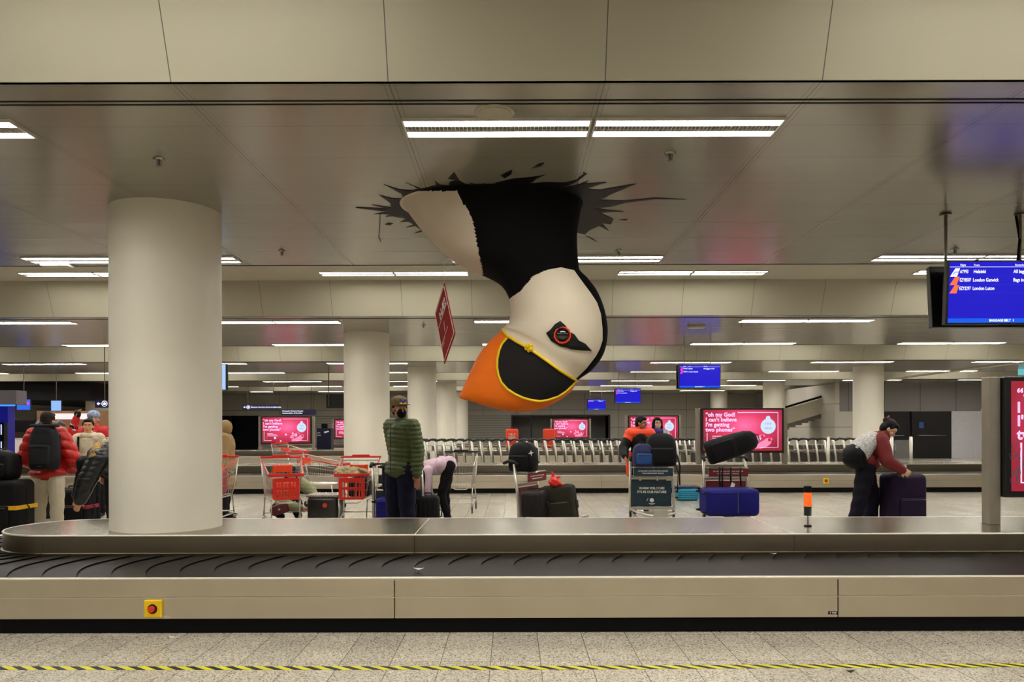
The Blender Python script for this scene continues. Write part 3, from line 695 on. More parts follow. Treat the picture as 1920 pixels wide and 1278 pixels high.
def ad_screen(loc, label, post_dx=-.055, small=True):
    t = thing('advertising_screen', label, 'advertising screen', loc, group='backlit advertising screens')
    Wc, H0, H1 = 1.95, .245, 1.305                        # on a platform
    Mp = mat('grey steel post', (160, 152, 138), .4, .7)
    for sx in (-Wc/2-.055, Wc/2+.055): MB().b2(sx-.05, sx+.05, -.06, .06, .001, H1-.0).build('post', Mp, t, bevel=.004)
    cs = MB().b2(-Wc/2, Wc/2, -.12, .12, H0, H1).build('case', M_case, t, bevel=.008)
    scr = MB().b2(-Wc/2+.05, Wc/2-.05, -.124, -.121, H0+.055-.775, H1-.04-.775).build('screen', M_ad, t); scr.location = (0, 0, .775)
    f = lambda x, z, n: (x, n, z)
    y0 = -.125
    def T(s, x, z, sz, m=G_neon, ol=.0042, **k): return text(s, sz, m, scr, (x, y0, z), ol and (PI/2, 0, 0), outline=ol, **k) if ol else text(s, sz, m, scr, (x, y0, z), (PI/2, 0, 0), ext=.0005, **k)
    for i, s in enumerate(('“oh my God!', "I can't believe", "I'm getting", 'two phones”')):
        T(s, -.875, .335-i*.118, .128, ol=(.0042 if small else .004), space=1.03)
    mb = MB(); y = y0
    for a in ([(-.12, .425), (.83, .425), (.83, -.40), (.4, -.40)], [(-.84, -.05), (-.84, -.40), (-.55, -.40)]):
        MB().tube([(q[0], y, q[1]) for q in a], .008, 4).build('border_line', G_neon, scr)
    mb = MB()
    mb = MB()
    def disc(x, z, r, n=28, yy=y, sx=1): 
        mb.prism([(x+sx*r*math.cos(2*PI*j/n), z+r*math.sin(2*PI*j/n)) for j in range(n)], f, yy-.001, yy)
    disc(.6, .10, .178); disc(.6, .29, .055); mb.build('round_tag', G_tag, scr)
    for s, z in (('TAX', .14), ('FREE', .03)):
        o = text(s, .065, G_gry, scr, (.6, y-.002, z), align='CENTER', ext=.0003, space=1.35)
    mb = MB()
    for x, z, r, a in ((.30, -.22, .13, .5), (.44, -.14, .07, .3), (.5, -.32, .15, .4), (.6, -.22, .08, .2), (.33, -.37, .1, .2)):
        mb.prism([(x+r*1.25*math.cos(2*PI*j/20)*math.cos(a)-r*.55*math.sin(2*PI*j/20)*math.sin(a), z+r*1.25*math.cos(2*PI*j/20)*math.sin(a)+r*.55*math.sin(2*PI*j/20)*math.cos(a)) for j in range(20)], f, y-.001, y)
    mb.build('baby_shoe', G_pk, scr)
    mb = MB()
    for x, z, r in ((.46, -.14, .035), (.63, -.22, .04), (.32, -.26, .03)): disc(x, z, r, 14, y-.0015)
    mb.build('shoe_opening', G_pk2, scr)
    mb = MB()
    for x, z, r in ((.0, -.17, .035), (-.42, -.30, .045), (-.2, -.42, .03), (.26, -.12, .03), (.4, -.2, .03)): disc(x, z, r, 16, y-.002)
    mb.build('bauble', G_tag, scr)
    mb = MB(); rr = random.Random(3)
    for q in range(60):
        x = -.93+rr.random()*.22; z = -.44+rr.random()*.42*(1-(x+.93)/.4); a = rr.uniform(.6, 2.4); mb.tube([(x, y, z), (x+.06*math.cos(a), y, z+.06*math.sin(a))], .003, 3)
    mb.build('fir_branch', G_fir, scr)
    mb = MB(); mb.prism([(-.80, -.36), (-.69, -.36), (-.71, -.2), (-.78, -.17)], f, y-.001, y); mb.build('gift', G_rd, scr)
    mb = MB()
    for i, ln in enumerate((.22, .36, .42)): mb.b2(-.72, -.72+ln, y-.0005, y, -.14-i*.045, -.125-i*.045)
    mb.build('caption_line', G_neon, scr)
    return t
a0 = ad_screen((5.30, 7.10, ZP), 'largest crimson advertising screen, cut off at the right edge beside a steel post')
index_children()
dup(a0, (5.44, 18.9, ZP), label='big crimson advertising screen on the second carousel, behind the black backpack on a trolley')
dup(a0, (5.44, 30.7, ZP), label='crimson advertising screen behind the woman with glasses and purple scarf')
dup(a0, (3.13, 42.5, ZP), label='smaller crimson advertising screen just right below the orange beak')
dup(a0, (-8.68, 30.7, ZP), label='crimson advertising screen behind the red-handled shopping carts, left')
dup(a0, (-8.5, 42.5, ZP), label='crimson advertising screen half hidden behind the second white column')

# ---------------------------------------------------------------- fittings on the first carousel
M_yb = mat('yellow plastic', (238, 196, 10), .4, var=0)
def estop(x, y, z, lb):
    t = thing('emergency_stop', lb, 'emergency stop', (x, y, z))
    MB().b2(-.062, .062, -.025, 0, -.062, .062).build('housing', M_yb, t, bevel=.008)
    mb = MB().cyl((0, -.025, 0), (0, -.028, 0), .034, seg=28); mb.build('guard_ring', mat('dark ring', (60, 44, 10), .5), t)
    MB().cyl((0, -.026, .002), (0, -.05, .002), .02, .023, 20).build('button', mat('red button', (225, 52, 16), .35, var=0), t, bevel=.003)
estop(W(288, 1139, 5.6).x, 5.6, .182, 'yellow emergency stop box with red button on the nearest carousel front')
estop(W(1548, 902, 17.41).x, 17.41, .255, 'small yellow emergency stop on the second carousel front, left of the bending woman')
o = MB().b2(-.022, .022, -.002, 0, -.006, .006).build('sticker', mat('pale sticker', (210, 200, 195), .5)); o.location = W(312, 1154, 5.598); o.location.y = 5.599; tag(o, 'tiny white label beside the yellow emergency stop', 'sticker')
t = thing('sticker', 'small black sticker reading 2 TRIP on the carousel front at a panel joint', 'sticker', (W(1561, 1150, 5.6).x, 5.599, W(1561, 1150, 5.6).z))
MB().b2(-.035, .035, -.002, 0, -.011, .011).build('backing', mat('black sticker', (28, 22, 20), .5), t, bevel=.003)
text('2 TRIP', .018, M_wh, t, (0, -.003, -.006), align='CENTER', bold=.0006, ext=.0003)
# beacon
t = thing('signal_beacon', 'orange and black signal beacon standing on the nearest carousel', 'beacon', (W(1518, 980, 6.9).x, 6.95, ZP))
MB().cyl((0, 0, 0), (0, 0, .012), .034, .03, 24).build('foot', M_black, t); MB().cyl((0, 0, .01), (0, 0, .1), .008, seg=12).build('stem', mat('aluminium', (190, 186, 178), .3, 1), t)
MB().cyl((0, 0, .095), (0, 0, .175), .031, .033, 24).build('base_module', mat('black module', (24, 28, 26), .4), t, bevel=.003)
mb = MB()
for i in range(9): mb.cyl((0, 0, .176+i*.0135), (0, 0, .176+i*.0135+.0125), .034, .032, 28)
mb.build('lens', mat('orange lens', (235, 100, 30), .25, var=0, emit=(240, 90, 20), estr=.3), t)
MB().cyl((0, 0, .298), (0, 0, .35), .033, .033, 24).ell((0, 0, .35), (.033, .033, .006), None, 24, 5).build('cap', M_black, t)
mb = MB()
for i in range(4): mb.ell((.012, -.0325, .108+i*.015), (.003, .002, .003), None, 6, 4)
mb.build('led', glow('green led', (30, 240, 140), 1), t)
for x, y, z, lb, s in ((784, 1066, .40, 'crumpled pale paper scrap lying on the belt left of centre', .012), (1146, 1056, .415, 'tiny white scrap on the belt under the puffin beak', .006), (1450, 1040, .41, 'tiny white scrap on the belt at right', .01)):
    pass
def scrap(x, y, zz, s, lb, m, nm='litter'):
    d = (HC-zz)*F/(y-HY); p = W(x, y, d); mb = MB(); rr = random.Random(int(x))
    pts = [(s*(1+rr.random())*math.cos(a)*1.6, s*(.5+rr.random())*math.sin(a)) for a in [k*.8 for k in range(8)]]
    mb.prism(pts, lambda a, b, c: (a, b, c+abs(a)*.3), 0, .002); o = mb.build(nm, m); o.location = (p.x, p.y, zz+.001); tag(o, lb, 'litter')
Mpp = mat('paper scrap', (205, 200, 190), .7)
scrap(784, 1067, .412, .018, 'small pale paper scrap lying on the black belt left of centre', Mpp)
scrap(1450, 1040, .42, .01, 'tiny white scrap on the belt below the purple suitcase side', Mpp)
scrap(323, 1194, 0, .012, 'tiny white paper scrap on the floor at the foot of the carousel', Mpp)
scrap(1593, 1260, 0, .012, 'small dark leaf-like scrap on the floor in front of the striped tape', M_blk)
t = thing('sticker', 'small white number sticker on the platform edge below the blue suitcase', 'sticker', (W(1345, 997, 6.55).x, 6.58, ZP+.001))
MB().b2(-.055, .055, -.02, .02, 0, .0008).build('backing', mat('sticker white', (190, 186, 176), .5), t); text('012', .035, M_blk, t, (0, -.013, .0012), (0, 0, 0), align='CENTER', ext=.0002)

# ---------------------------------------------------------------- hanging direction signs
M_sign = mat('dark navy sign', (24, 20, 52), .4, var=0, emit=(20, 16, 50), estr=.3); G_sg = glow('sign white', (240, 240, 255), 1.2)
def dsign(x0, x1, y0, y1, d, lines, label, arrow=True, cut=1):
    p = W((x0+x1)/2, (y0+y1)/2, d); w_ = (x1-x0)*d/F; h_ = (y1-y0)*d/F
    t = thing('direction_sign', label, 'sign', p)
    MB().b2(-w_/2, w_/2, -.05, .05, -h_/2, h_/2).build('board', M_sign, t)
    MB().cyl((-w_*.35, 0, h_/2), (-w_*.35, 0, HH-.01-p.z), .012).cyl((w_*.35, 0, h_/2), (w_*.35, 0, HH-.01-p.z), .012).build('hanger', mat('steel pole', (110, 104, 90), .35, 1), t)
    xs = -w_/2+.12*h_
    if arrow:
        q = h_*.22; cxx = xs+q*1.5; mb = MB(); f = lambda a, b, n: (a, n, b)
        mb.prism([(cxx-q, 0), (cxx, q), (cxx, q*.35), (cxx+q, q*.35), (cxx+q, -q*.35), (cxx, -q*.35), (cxx, -q)], f, -.054, -.051); mb.build('arrow', G_sg, t)
        cc = cxx+q*3.4; mb = MB(); mb.tube([(cc+q*1.5*math.cos(2*PI*j/24), -.053, q*1.5*math.sin(2*PI*j/24)) for j in range(24)], q*.2, 5, True); mb.b2(cc-q*.8, cc+q*.8, -.054, -.051, -q*.7, q*.5); mb.b2(cc-q*.3, cc+q*.3, -.054, -.051, q*.5, q*.85); mb.build('luggage_icon', G_sg, t)
        xs = cc+q*2.4
    n = len(lines)
    for i, s in enumerate(lines):
        sz = h_*(.42 if n == 1 else .36); text(s, sz, G_sg, t, (xs, -.053, (-.13*h_ if n == 1 else h_*(.12-.40*i))), bold=sz*.02, ext=.0005)
    return t
dsign(455, 523, 757, 766.5, 33, ['Baggage Services farangursþjónusta'], 'long navy sign with arrow reading Baggage Services above the left advertising screen')
dsign(529, 593, 766.5, 776.5, 36, ['Domestic Hotel & Airport', 'Innanlandsflug & flugvöllur'], 'navy sign with two lines of white text right of the arrow sign', arrow=False)
dsign(180, 290, 747, 762, 20, ['Arrivals Komur'], 'navy arrow sign half hidden behind the large column', True)
# back of a hanging monitor pair near second column
p = W(629, 751, 27); t = thing('monitor_back', 'black back of a hanging monitor beside the second white column, seen from behind', 'monitor', p)
MB().b2(-.31, .31, -.03, .06, -.24, .24).build('case', M_case, t, bevel=.01); MB().cyl((-.21, -.07, -.18), (-.21, -.07, HL-p.z-.01), .02).build('pole', mat('steel pole', (110, 104, 90), .35, 1), t)
mb = MB()
for x, z in ((-.15, .14), (.1, .14), (-.16, -.11), (.1, -.11), (-.2, -.2)): mb.ell((x, -.035, z), (.012, .008, .012), None, 8, 5)
mb.build('screw', M_chrome, t)
p = W(412, 705, 12); t = thing('hanging_screen', 'bright pale blue upright screen just behind the right edge of the large column', 'screen', p, rz=.25)
MB().b2(-.2, .12, 0, .05, -.2, .2).build('case', M_case, t, bevel=.005); MB().b2(-.19, .085, -.004, 0, -.19, .19).build('screen', glow('pale blue screen', (170, 205, 245), 1.05), t); MB().cyl((0, .02, .2), (0, .02, HH-.01-p.z), .012).build('pole', mat('steel pole', (110, 104, 90), .35, 1), t)
# ---------------------------------------------------------------- people
M_skin = mat('skin', (196, 142, 112), .55, var=.03, vscale=30); M_skin2 = mat('tanned skin', (176, 118, 88), .55, var=.03, vscale=30); M_skin3 = mat('light skin', (214, 168, 136), .55, var=.03, vscale=30)
M_eye = mat('eye white', (220, 215, 210), .3, var=0); M_hair = mat('black hair', (20, 16, 15), .5, bump=.5, bscale=90, stretch=(3, 3, .5)); M_hairb = mat('dark brown hair', (52, 38, 30), .5, bump=.5, bscale=90, stretch=(3, 3, .5)); M_hairg = mat('greying brown hair', (120, 104, 90), .5, bump=.5, bscale=90, stretch=(3, 3, .5))
M_lip = mat('lips', (160, 80, 72), .5, var=0); M_shoe = mat('black shoe', (16, 15, 16), .5)
def V(*a): return Vector(a)
STAND = dict(pel=(0, 0, .95), che=(0, 0, 1.28), nek=(0, .012, 1.45), sa=(-.165, .01, 1.4), sb=(.165, .01, 1.4), ea=(-.215, .03, 1.12), eb=(.215, .03, 1.12),
             wa=(-.22, -.04, .87), wb=(.22, -.04, .87), ha=(-.09, 0, .92), hb=(.09, 0, .92), ka=(-.1, -.01, .5), kb=(.1, -.01, .5), fa=(-.11, .02, .08), fb=(.11, .02, .08),
             head=(0, -.01, 1.6), hy=0, hp=0)                # hy = head yaw (towards own left +), hp = pitch down +
def bend(angle, side=0):                                   # lean the upper body forward (-Y) by an angle about the hips
    J = {}
    R = Matrix.Rotation(math.radians(-angle), 3, 'X') if False else Matrix.Rotation(math.radians(angle), 3, 'X')
    for k in ('che', 'nek', 'sa', 'sb', 'head'):
        p = V(*STAND[k])-V(0, 0, .95); p = R@p+V(0, 0, .95); J[k] = tuple(p)
    return J
def hand(mb, w_, d, up, side, curl=.5, sc=1):
    """palm, four fingers and a thumb; d = pointing direction, up = back of hand, side = +1/-1 thumb side"""
    d = d.normalized(); up = (up-d*up.dot(d)).normalized(); lt = d.cross(up)*side
    c = w_+d*.05*sc
    R = Matrix((lt, up, d)).transposed(); mb.ell(c, (.042*sc, .016*sc, .052*sc), R, 12, 7)
    for i, (o_, ln) in enumerate(((.030, .068), (.010, .078), (-.010, .073), (-.030, .058))):
        b = w_+d*.085*sc+lt*o_*sc; a1 = curl*.5; p1 = b+(d*math.cos(a1)-up*math.sin(a1))*ln*.5*sc; a2 = curl*1.3
        p2 = p1+(d*math.cos(a2)-up*math.sin(a2))*ln*.5*sc; mb.cap(b-d*.02*sc, p1, .0095*sc, .0088*sc, 8); mb.cap(p1, p2, .0088*sc, .0075*sc, 8)
    b = w_+d*.02*sc+lt*.03*sc; p1 = b+(lt*.7+d*.7-up*.15)*.038*sc; p2 = p1+(lt*.15+d*.95-up*.3)*.03*sc
    mb.cap(b, p1, .013*sc, .011*sc, 8); mb.cap(p1, p2, .011*sc, .009*sc, 8)
def person(label, loc, rz, J=None, sc=1, skin=None, hair=None, hairlen='short', top=None, topinf=.02, toplen=.12, quilt=0, quiltp=.075, bot=None, botinf=.016, shoe=None, female=False, fit=1, hands=(None, None), curl=(.5, .5), fine=.009, collar=True, hood=None, bald=False, sleeve=1, lowlegs=True, sketchy=False):
    j = dict(STAND); j.update(J or {}); P = {k: V(*v) for k, v in j.items() if isinstance(v, tuple)}
    root = thing('person', label, 'person', loc, rz, sc=sc); skin = skin or M_skin
    HR = (Matrix.Rotation(math.radians(j['hy']), 3, 'Z') @ Matrix.Rotation(math.radians(j['hp']), 3, 'X'))
    h = P['head']; hp = lambda x, y, z: h+HR@V(x, y, z)
    mb = MB()
    mb.ell(hp(0, .01, .02), (.074, .092, .095), HR); mb.ell(hp(0, -.022, -.045), (.058, .065, .068), HR); mb.ell(hp(0, -.045, -.088), (.03, .032, .025), HR)
    mb.cap(hp(0, -.082, .005), hp(0, -.104, -.03), .010, .014); mb.ell(hp(0, -.078, -.066), (.022, .014, .008), HR)
    mb.ell(hp(0, -.072, .032), (.052, .02, .014), HR); mb.ell(hp(-.04, -.06, -.025), (.022, .02, .022), HR); mb.ell(hp(.04, -.06, -.025), (.022, .02, .022), HR)
    for s in (-1, 1): mb.ell(hp(s*.076, .008, -.015), (.011, .022, .033), HR)
    mb.cap(hp(0, .02, -.06), P['nek'], .052, .058)
    tors = (1.0 if not female else .88)
    def torso(m, f):
        sp = (P['che']-P['pel'])
        ax = (P['sb']-P['sa']).normalized(); up = sp.normalized(); fw = ax.cross(up).normalized(); R = Matrix((ax, -fw, up)).transposed()
        m.ell(P['pel']+up*.0, (.148*tors+f, .105+f, .12+f), R); m.ell(P['pel']+sp*.45, (.128*tors+f, .095+f, .15+f), R); m.ell(P['che']-up*.02, (.145*tors+f, .102+f, .17+f), R)
        m.cap(P['sa']*.9+P['sb']*.1, P['sb']*.9+P['sa']*.1, .058+f); m.cap(P['che']+up*.08, P['nek']-(P['head']-P['nek'])*.2, .095+f, .06+f*.6)
        return R
    TR = torso(mb, 0)
    for s in 'ab': 
        mb.cap(P['s'+s], P['e'+s], .05, .04); mb.cap(P['e'+s], P['w'+s], .04, .027)
        mb.cap(P['h'+s], P['k'+s], .082, .055); mb.cap(P['k'+s], P['f'+s], .054, .036)
        ft = HRf(j, s); mb.cap(P['f'+s]+V(0, .03, -.04), P['f'+s]+ft*.15+V(0, 0, -.05), .034, .028)
    for i, s in enumerate('ab'):
        fa = P['w'+s]-P['e'+s]; hd = hands[i] or (fa.normalized(), V(-1 if s == 'a' else 1, 0, .2)); 
        hand(mb, P['w'+s], hd[0], hd[1], hd[2] if len(hd) > 2 else (1 if s == 'a' else -1), curl[i])
    fuse(mb, 'body', skin, root, vox=fine, smooth=2)
    for s in (-1, 1):
        e = MB().ell(hp(s*.031, -.081, .006), (.012, .007, .0065), HR, 10, 7).build('eye', M_eye, root, True)
        MB().ell(hp(s*.031, -.087, .006), (.006, .003, .006), HR, 10, 6).build('iris', M_hair, e, True)
    mb = MB().cap(hp(-.02, -.089, -.067), hp(.02, -.089, -.067), .005, .005, 6); mb.build('lips', M_lip, root, True)
    for s in (-1, 1): MB().cap(hp(s*.016, -.091, .03), hp(s*.046, -.08, .032), .0045, .0035, 6).build('eyebrow', hair or M_hair, root, True)
    if hair:
        mb = MB()
        mb.ell(hp(0, .028, .04), (.086, .092, .09), HR); mb.ell(hp(0, .05, -.01), (.08, .066, .09), HR); mb.ell(hp(0, -.03, .085), (.066, .055, .032), HR)
        for s in (-1, 1): mb.cap(hp(s*.072, -.005, .045), hp(s*.077, .0, .005), .018, .012)
        if hairlen in ('long', 'bob'):
            z = -.16 if hairlen == 'long' else -.09
            for s in (-1, 1): mb.cap(hp(s*.07, -.02, .05), hp(s*.088, .005, z), .03, .028); mb.cap(hp(s*.06, .04, .0), hp(s*.06, .05, z), .04, .035)
            mb.cap(hp(0, .07, .0), hp(0, .075, z), .06, .05); mb.cap(hp(-.03, -.07, .08), hp(.04, -.068, .07), .022, .02)
        if hairlen == 'bun': mb.ell(hp(.0, .11, .06), (.045, .04, .045), HR)
        if hairlen == 'pony': mb.cap(hp(0, .1, .03), hp(0, .14, -.08), .035, .025)
        fuse(mb, 'hair', hair, root, vox=.009, smooth=2)
    if top:
        mb = MB(); f = topinf; torso(mb, f)
        up = (P['che']-P['pel']).normalized()
        ax = (P['sb']-P['sa']).normalized(); R = TR
        mb.cap(P['pel']-up*(toplen-.1)-ax*.07, P['pel']-up*(toplen-.1)+ax*.07, .1+f*.8); mb.ell(P['pel']-up*(toplen-.08), (.165*tors*fit+f+.012, .125+f, .1), R)
        if toplen > .1: mb.ell(P['pel']-up*.02, (.16*tors*fit+f, .118+f, .14), R)
        for s in 'ab': mb.cap(P['s'+s], P['e'+s], .056+f, .047+f); w_ = P['e'+s]+(P['w'+s]-P['e'+s])*(.97*sleeve); mb.cap(P['e'+s], w_, .047+f, .034+f*.7)
        if collar: mb.cap(P['nek']-(P['head']-P['nek'])*.1, P['nek']+(P['head']-P['nek'])*.22, .066+f*.4, .067+f*.3)
        q = (lambda c: quilt*(abs(math.sin(c.z*PI/quiltp+.5*math.sin(c.x*9+c.y*7)))**.6-.7)) if quilt else (lambda c: .004*math.sin(c.z*31+c.x*17)*math.sin(c.x*23+c.y*19))
        jk = fuse(mb, 'jacket', top, root, vox=.011, smooth=2, disp=q)
        if P['che'].z > 1.22:
            hem = P['pel'].z-toplen-.02
            for v in jk.data.vertices: v.co.z = max(v.co.z, hem+.004*math.sin(v.co.x*20))
    if bot:
        mb = MB(); f = botinf; up = (P['che']-P['pel']).normalized()
        mb.ell(P['pel']-V(0, 0, .03), (.15*tors*(1.03 if female else 1)+f*.6, .108+f*.6, .09), TR)
        for s in 'ab': mb.cap(P['h'+s], P['k'+s], .09+f, .062+f); mb.cap(P['k'+s], P['f'+s]+V(0, 0, .0), .06+f, .046+f)
        fuse(mb, 'trousers', bot, root, vox=.013, smooth=2, disp=lambda c: .004*math.sin(c.z*40+c.x*20))
    for s in 'ab':
        ft = HRf(j, s); mb = MB().cap(P['f'+s]+V(0, .04, -.035), P['f'+s]+ft*.17+V(0, 0, -.045), .043, .034); mb.cap(P['f'+s]+V(0, 0, .02), P['f'+s]+V(0, .01, -.03), .046, .045)
        fuse(mb, 'shoe', shoe or M_shoe, root, vox=.012, smooth=2)
    return root, P, hp, HR
def HRf(j, s): return V(*j.get('t'+s, (0, -1, 0))).normalized()

# luggage -------------------------------------------------------------------
M_grey = mat('dark grey plastic', (52, 50, 50), .45); M_silv = mat('silver trim', (178, 174, 168), .3, 1, var=0)
def rbox(nm, w_, d, h, m, par, c=(0, 0, 0), bev=.03, rot=None, seg=4):
    return MB().box(c, (w_, d, h), rot).build(nm, m, par, True, bevel=bev, bseg=seg)
def suitcase(label, loc, w_, d, h, m, rz=0, rot=None, hard=False, strap=None, handle=False, cat='suitcase', bulge=0, extra=None, ribs=0):
    """upright case: w wide (x), d deep (y), h high (z); local origin at the wheels' foot"""
    t = thing('suitcase', label, cat, loc, rz, rot=rot)
    s = rbox('shell', w_, d, h-.05, m, t, (0, 0, .05+(h-.05)/2), min(.07, d*.28))
    mb = MB(); r = min(w_, h)*.1
    zp = [(-w_/2+.0, .09), (-w_/2, h-.1), (-w_/2+.07, h+.002), (w_/2-.07, h+.002), (w_/2, h-.1), (w_/2, .09)]
    mb.tube([(x*1.003, 0, z) for x, z in zp], .006, 6); mb.build('zip', M_grey, t)
    for x in (-w_/2+.06, w_/2-.06):
        for y in (-d/2+.05, d/2-.05): MB().cyl((x-.012, y, .025), (x+.012, y, .025), .025, seg=14).b2(x-.018, x+.018, y-.01, y+.01, .03, .06).build('wheel', M_grey, t)
    MB().tube([(-.08, 0, h), (-.075, 0, h+.03), (.075, 0, h+.03), (.08, 0, h)], .01, 8).build('top_handle', M_grey, t)
    MB().tube([(w_/2, 0, h*.42), (w_/2+.03, 0, h*.45), (w_/2+.03, 0, h*.6), (w_/2, 0, h*.63)], .009, 8).build('side_handle', M_grey, t)
    if not hard:
        MB().box((0, -d/2-.012, h*.38), (w_*.78, .03, h*.5)).build('front_pocket', m, t, True, bevel=.014, bseg=3)
        MB().tube([(-w_*.36, -d/2-.03, h*.6), (w_*.36, -d/2-.03, h*.6)], .004, 5).build('pocket_zip', M_silv, t)
    else:
        for q in range(ribs or 5): MB().box((-w_/2+w_*(q+1)/((ribs or 5)+1), -d/2-.001, h*.5), (.018, .012, h*.72)).build('rib', m, t, True, bevel=.005)
    if strap: MB().box((0, 0, h*.6), (w_+.016, d+.016, .05)).build('luggage_strap', strap, t, bevel=.006)
    if handle:
        MB().tube([(-.1, d/2-.03, h), (-.1, d/2-.03, h+.35), (.1, d/2-.03, h+.35), (.1, d/2-.03, h)], .009, 8).build('pull_handle', M_silv, t)
    return t
def backpack(label, loc, w_, d, h, m, rz=0, rot=None, cat='backpack', pocket=None, sc=1, roll=False, logo=None):
    """faces -Y (its outer pocket); straps on +Y"""
    t = thing('backpack', label, cat, loc, rz, rot=rot, sc=sc)
    mb = MB(); n = 20; rr = []
    for k, (z, a, b) in enumerate(((0, .86, .8), (.04, .97, .97), (.3, 1, 1.05), (.6, .97, 1), (.8, .9, .85), (.93, .72, .62), (1.0, .4, .35))):
        rr.append([(w_/2*a*(abs(math.cos(q))**.55)*(1 if math.cos(q) > 0 else -1), d/2*b*(abs(math.sin(q))**.6)*(1 if math.sin(q) > 0 else -1), h*z) for q in [2*PI*i/n for i in range(n)]])
    mb.rings(rr); mb.build('pack', m, t, True)
    MB().box((0, -d/2-.015, h*.33), (w_*.72, .06, h*.46)).build('front_pocket', pocket or m, t, True, bevel=.025, bseg=3)
    MB().tube([(-w_*.3, -d/2-.046, h*.5), (0, -d/2-.052, h*.52), (w_*.3, -d/2-.046, h*.5)], .004, 5).build('zip', M_grey, t)
    MB().tube([(w_*.40*math.cos(a), -d*.42*abs(math.sin(a))-.02, h*(.62+.3*math.sin(a))) for a in [PI*i/12 for i in range(13)]], .004, 5).build('zip', M_grey, t)
    for s in (-1, 1): MB().tube([(s*w_*.18, d/2*.6, h*.93), (s*w_*.28, d/2+.07, h*.75), (s*w_*.3, d/2+.06, h*.35), (s*w_*.38, d/2*.8, h*.08)], .016, 6).build('shoulder_strap', m, t, True)
    MB().tube([(-.05, d*.2, h*.96), (-.045, d*.2, h*1.05), (.045, d*.2, h*1.05), (.05, d*.2, h*.96)], .009, 6).build('grab_handle', M_grey, t)
    return t

# luggage trolley ----------------------------------------------------------
M_alu = mat('brushed aluminium', (196, 192, 180), .35, .85, var=.04); M_teal = mat('dark teal sign', (12, 44, 56), .4, var=.35, vscale=9); M_mar = mat('maroon sign', (110, 28, 34), .45, var=.1)
M_lt = mat('sign lettering', (225, 225, 220), .5, var=0, emit=(225, 225, 220), estr=0)
def trolley(label, loc, rz, board, nested=False, sc=1, lettering=True, group=None):
    t = thing('luggage_trolley', label, 'luggage trolley', loc, rz, group, sc=sc)
    H = .92; HW = .345; UR = .03 if nested else .022
    for s in (-1, 1): MB().tube([(s*(HW+.01), 0, .06), (s*HW, .03, .5), (s*(HW-.01), .09, H)], UR, 8).build('upright', M_alu, t, True)
    MB().b2(-HW, HW, -.01, .02, .12, .165).b2(-HW+.02, HW-.02, .03, .05, .60, .64).build('crossbar', M_alu, t)
    mb = MB()
    for s in (-1, 1): mb.tube([(s*HW, 0, .13), (s*HW*.8, -.5, .12), (s*.1, -.85, .11)], .018, 8)
    mb.b2(-.2, .2, -.58, -.55, .1, .12); mb.b2(-.28, .28, -.28, -.25, .1, .12); mb.b2(-.1, .1, -.87, -.84, .1, .2); mb.build('bed', M_alu, t)
    MB().b2(-HW+.03, HW-.03, .012, .03, .17, .585).build('sign_board', board, t)
    mb = MB()
    for z in (.66, .80):
        mb.tube([(-HW+.04, -.10, z), (HW-.02, -.10, z), (HW-.03, .06, z), (-HW+.03, .06, z)], .007, 6, True)
    for x in (-HW+.04, -.1, .1, HW-.03): mb.tube([(x, -.1, .8), (x, -.1, .66), (x, .05, .66)], .005, 5)
    mb.build('basket', M_alu, t)
    MB().b2(-HW+.045, HW-.03, -.117, -.108, .665, .785).build('basket_sign', board, t)
    for s in (-1, 1): MB().tube([(s*HW*.98, .02, H-.01), (s*HW*.97, .09, H+.035), (s*HW*.93, .19, H+.04), (s*HW*.9, .27, H+.005)], .024, 8).build('grip', M_grey, t, True)
    MB().tube([(-HW*.93, .2, H+.035), (0, .24, H+.04), (HW*.93, .2, H+.035)], .014, 8).build('brake_bar', M_grey, t, True)
    for x, y in ((-HW, .01), (HW, .01), (0, -.80)): MB().cyl((x-.015, y, .05), (x+.015, y, .05), .05, seg=16).b2(x-.02, x+.02, y-.015, y+.015, .05, .1).build('wheel', M_grey, t)
    if lettering:
        for s, z, sz in (('WARM WELCOME', .445, .054), ("IT'S IN OUR NATURE", .385, .054)): text(s, sz, M_lt, t, (0, .009, z), align='CENTER', ext=.0005, bold=.0012, sx=.92)
        for s, z in (('LET ME ASSIST YOU WITH YOUR LUGGAGE', .737), ('THEN PLEASE ESCORT ME BACK', .70)): text(s, .024, M_lt, t, (0, -.119, z), align='CENTER', ext=.0005, bold=.0006)
        mb = MB(); mb.cyl((0, .0115, .27), (0, .008, .27), .033, seg=24); mb.b2(-.05, .05, .008, .0115, .213, .222); mb.b2(-.03, .03, .008, .0115, .2, .204)
        mb.prism([(-.085, .26), (-.075, .262), (-.055, .305), (-.065, .30)], lambda a, b, n: (a, n, b), .008, .0115); mb.build('emblem', M_lt, t)
    return t
tw = trolley('luggage trolley with a dark teal sign reading WARM WELCOME, carrying two backpacks', (W(1221, 0, 12.8).x, 12.75, 0), -.02, M_teal)
tm = trolley('luggage trolley with a maroon sign, turned, carrying a black bag and an olive suitcase', (.26, 11.6, 0), math.radians(63), M_mar, sc=1.0)
tb = trolley('luggage trolley loaded with the blue suitcase and a leaning black backpack', (W(1361, 0, 12.6).x, 12.6, 0), .0, M_mar)
tn = trolley('grey luggage trolley nested in the long row, at its left end', (-2.5, 24, 0), PI/2, mat('grey board', (84, 80, 72), .5), nested=True, lettering=False, sc=1.12, group='nested luggage trolleys')
tg = trolley('luggage trolley standing behind the man in the green jacket', (W(752, 0, 11).x-.02, 10.9, 0), PI*.96, M_teal, lettering=False)
index_children()
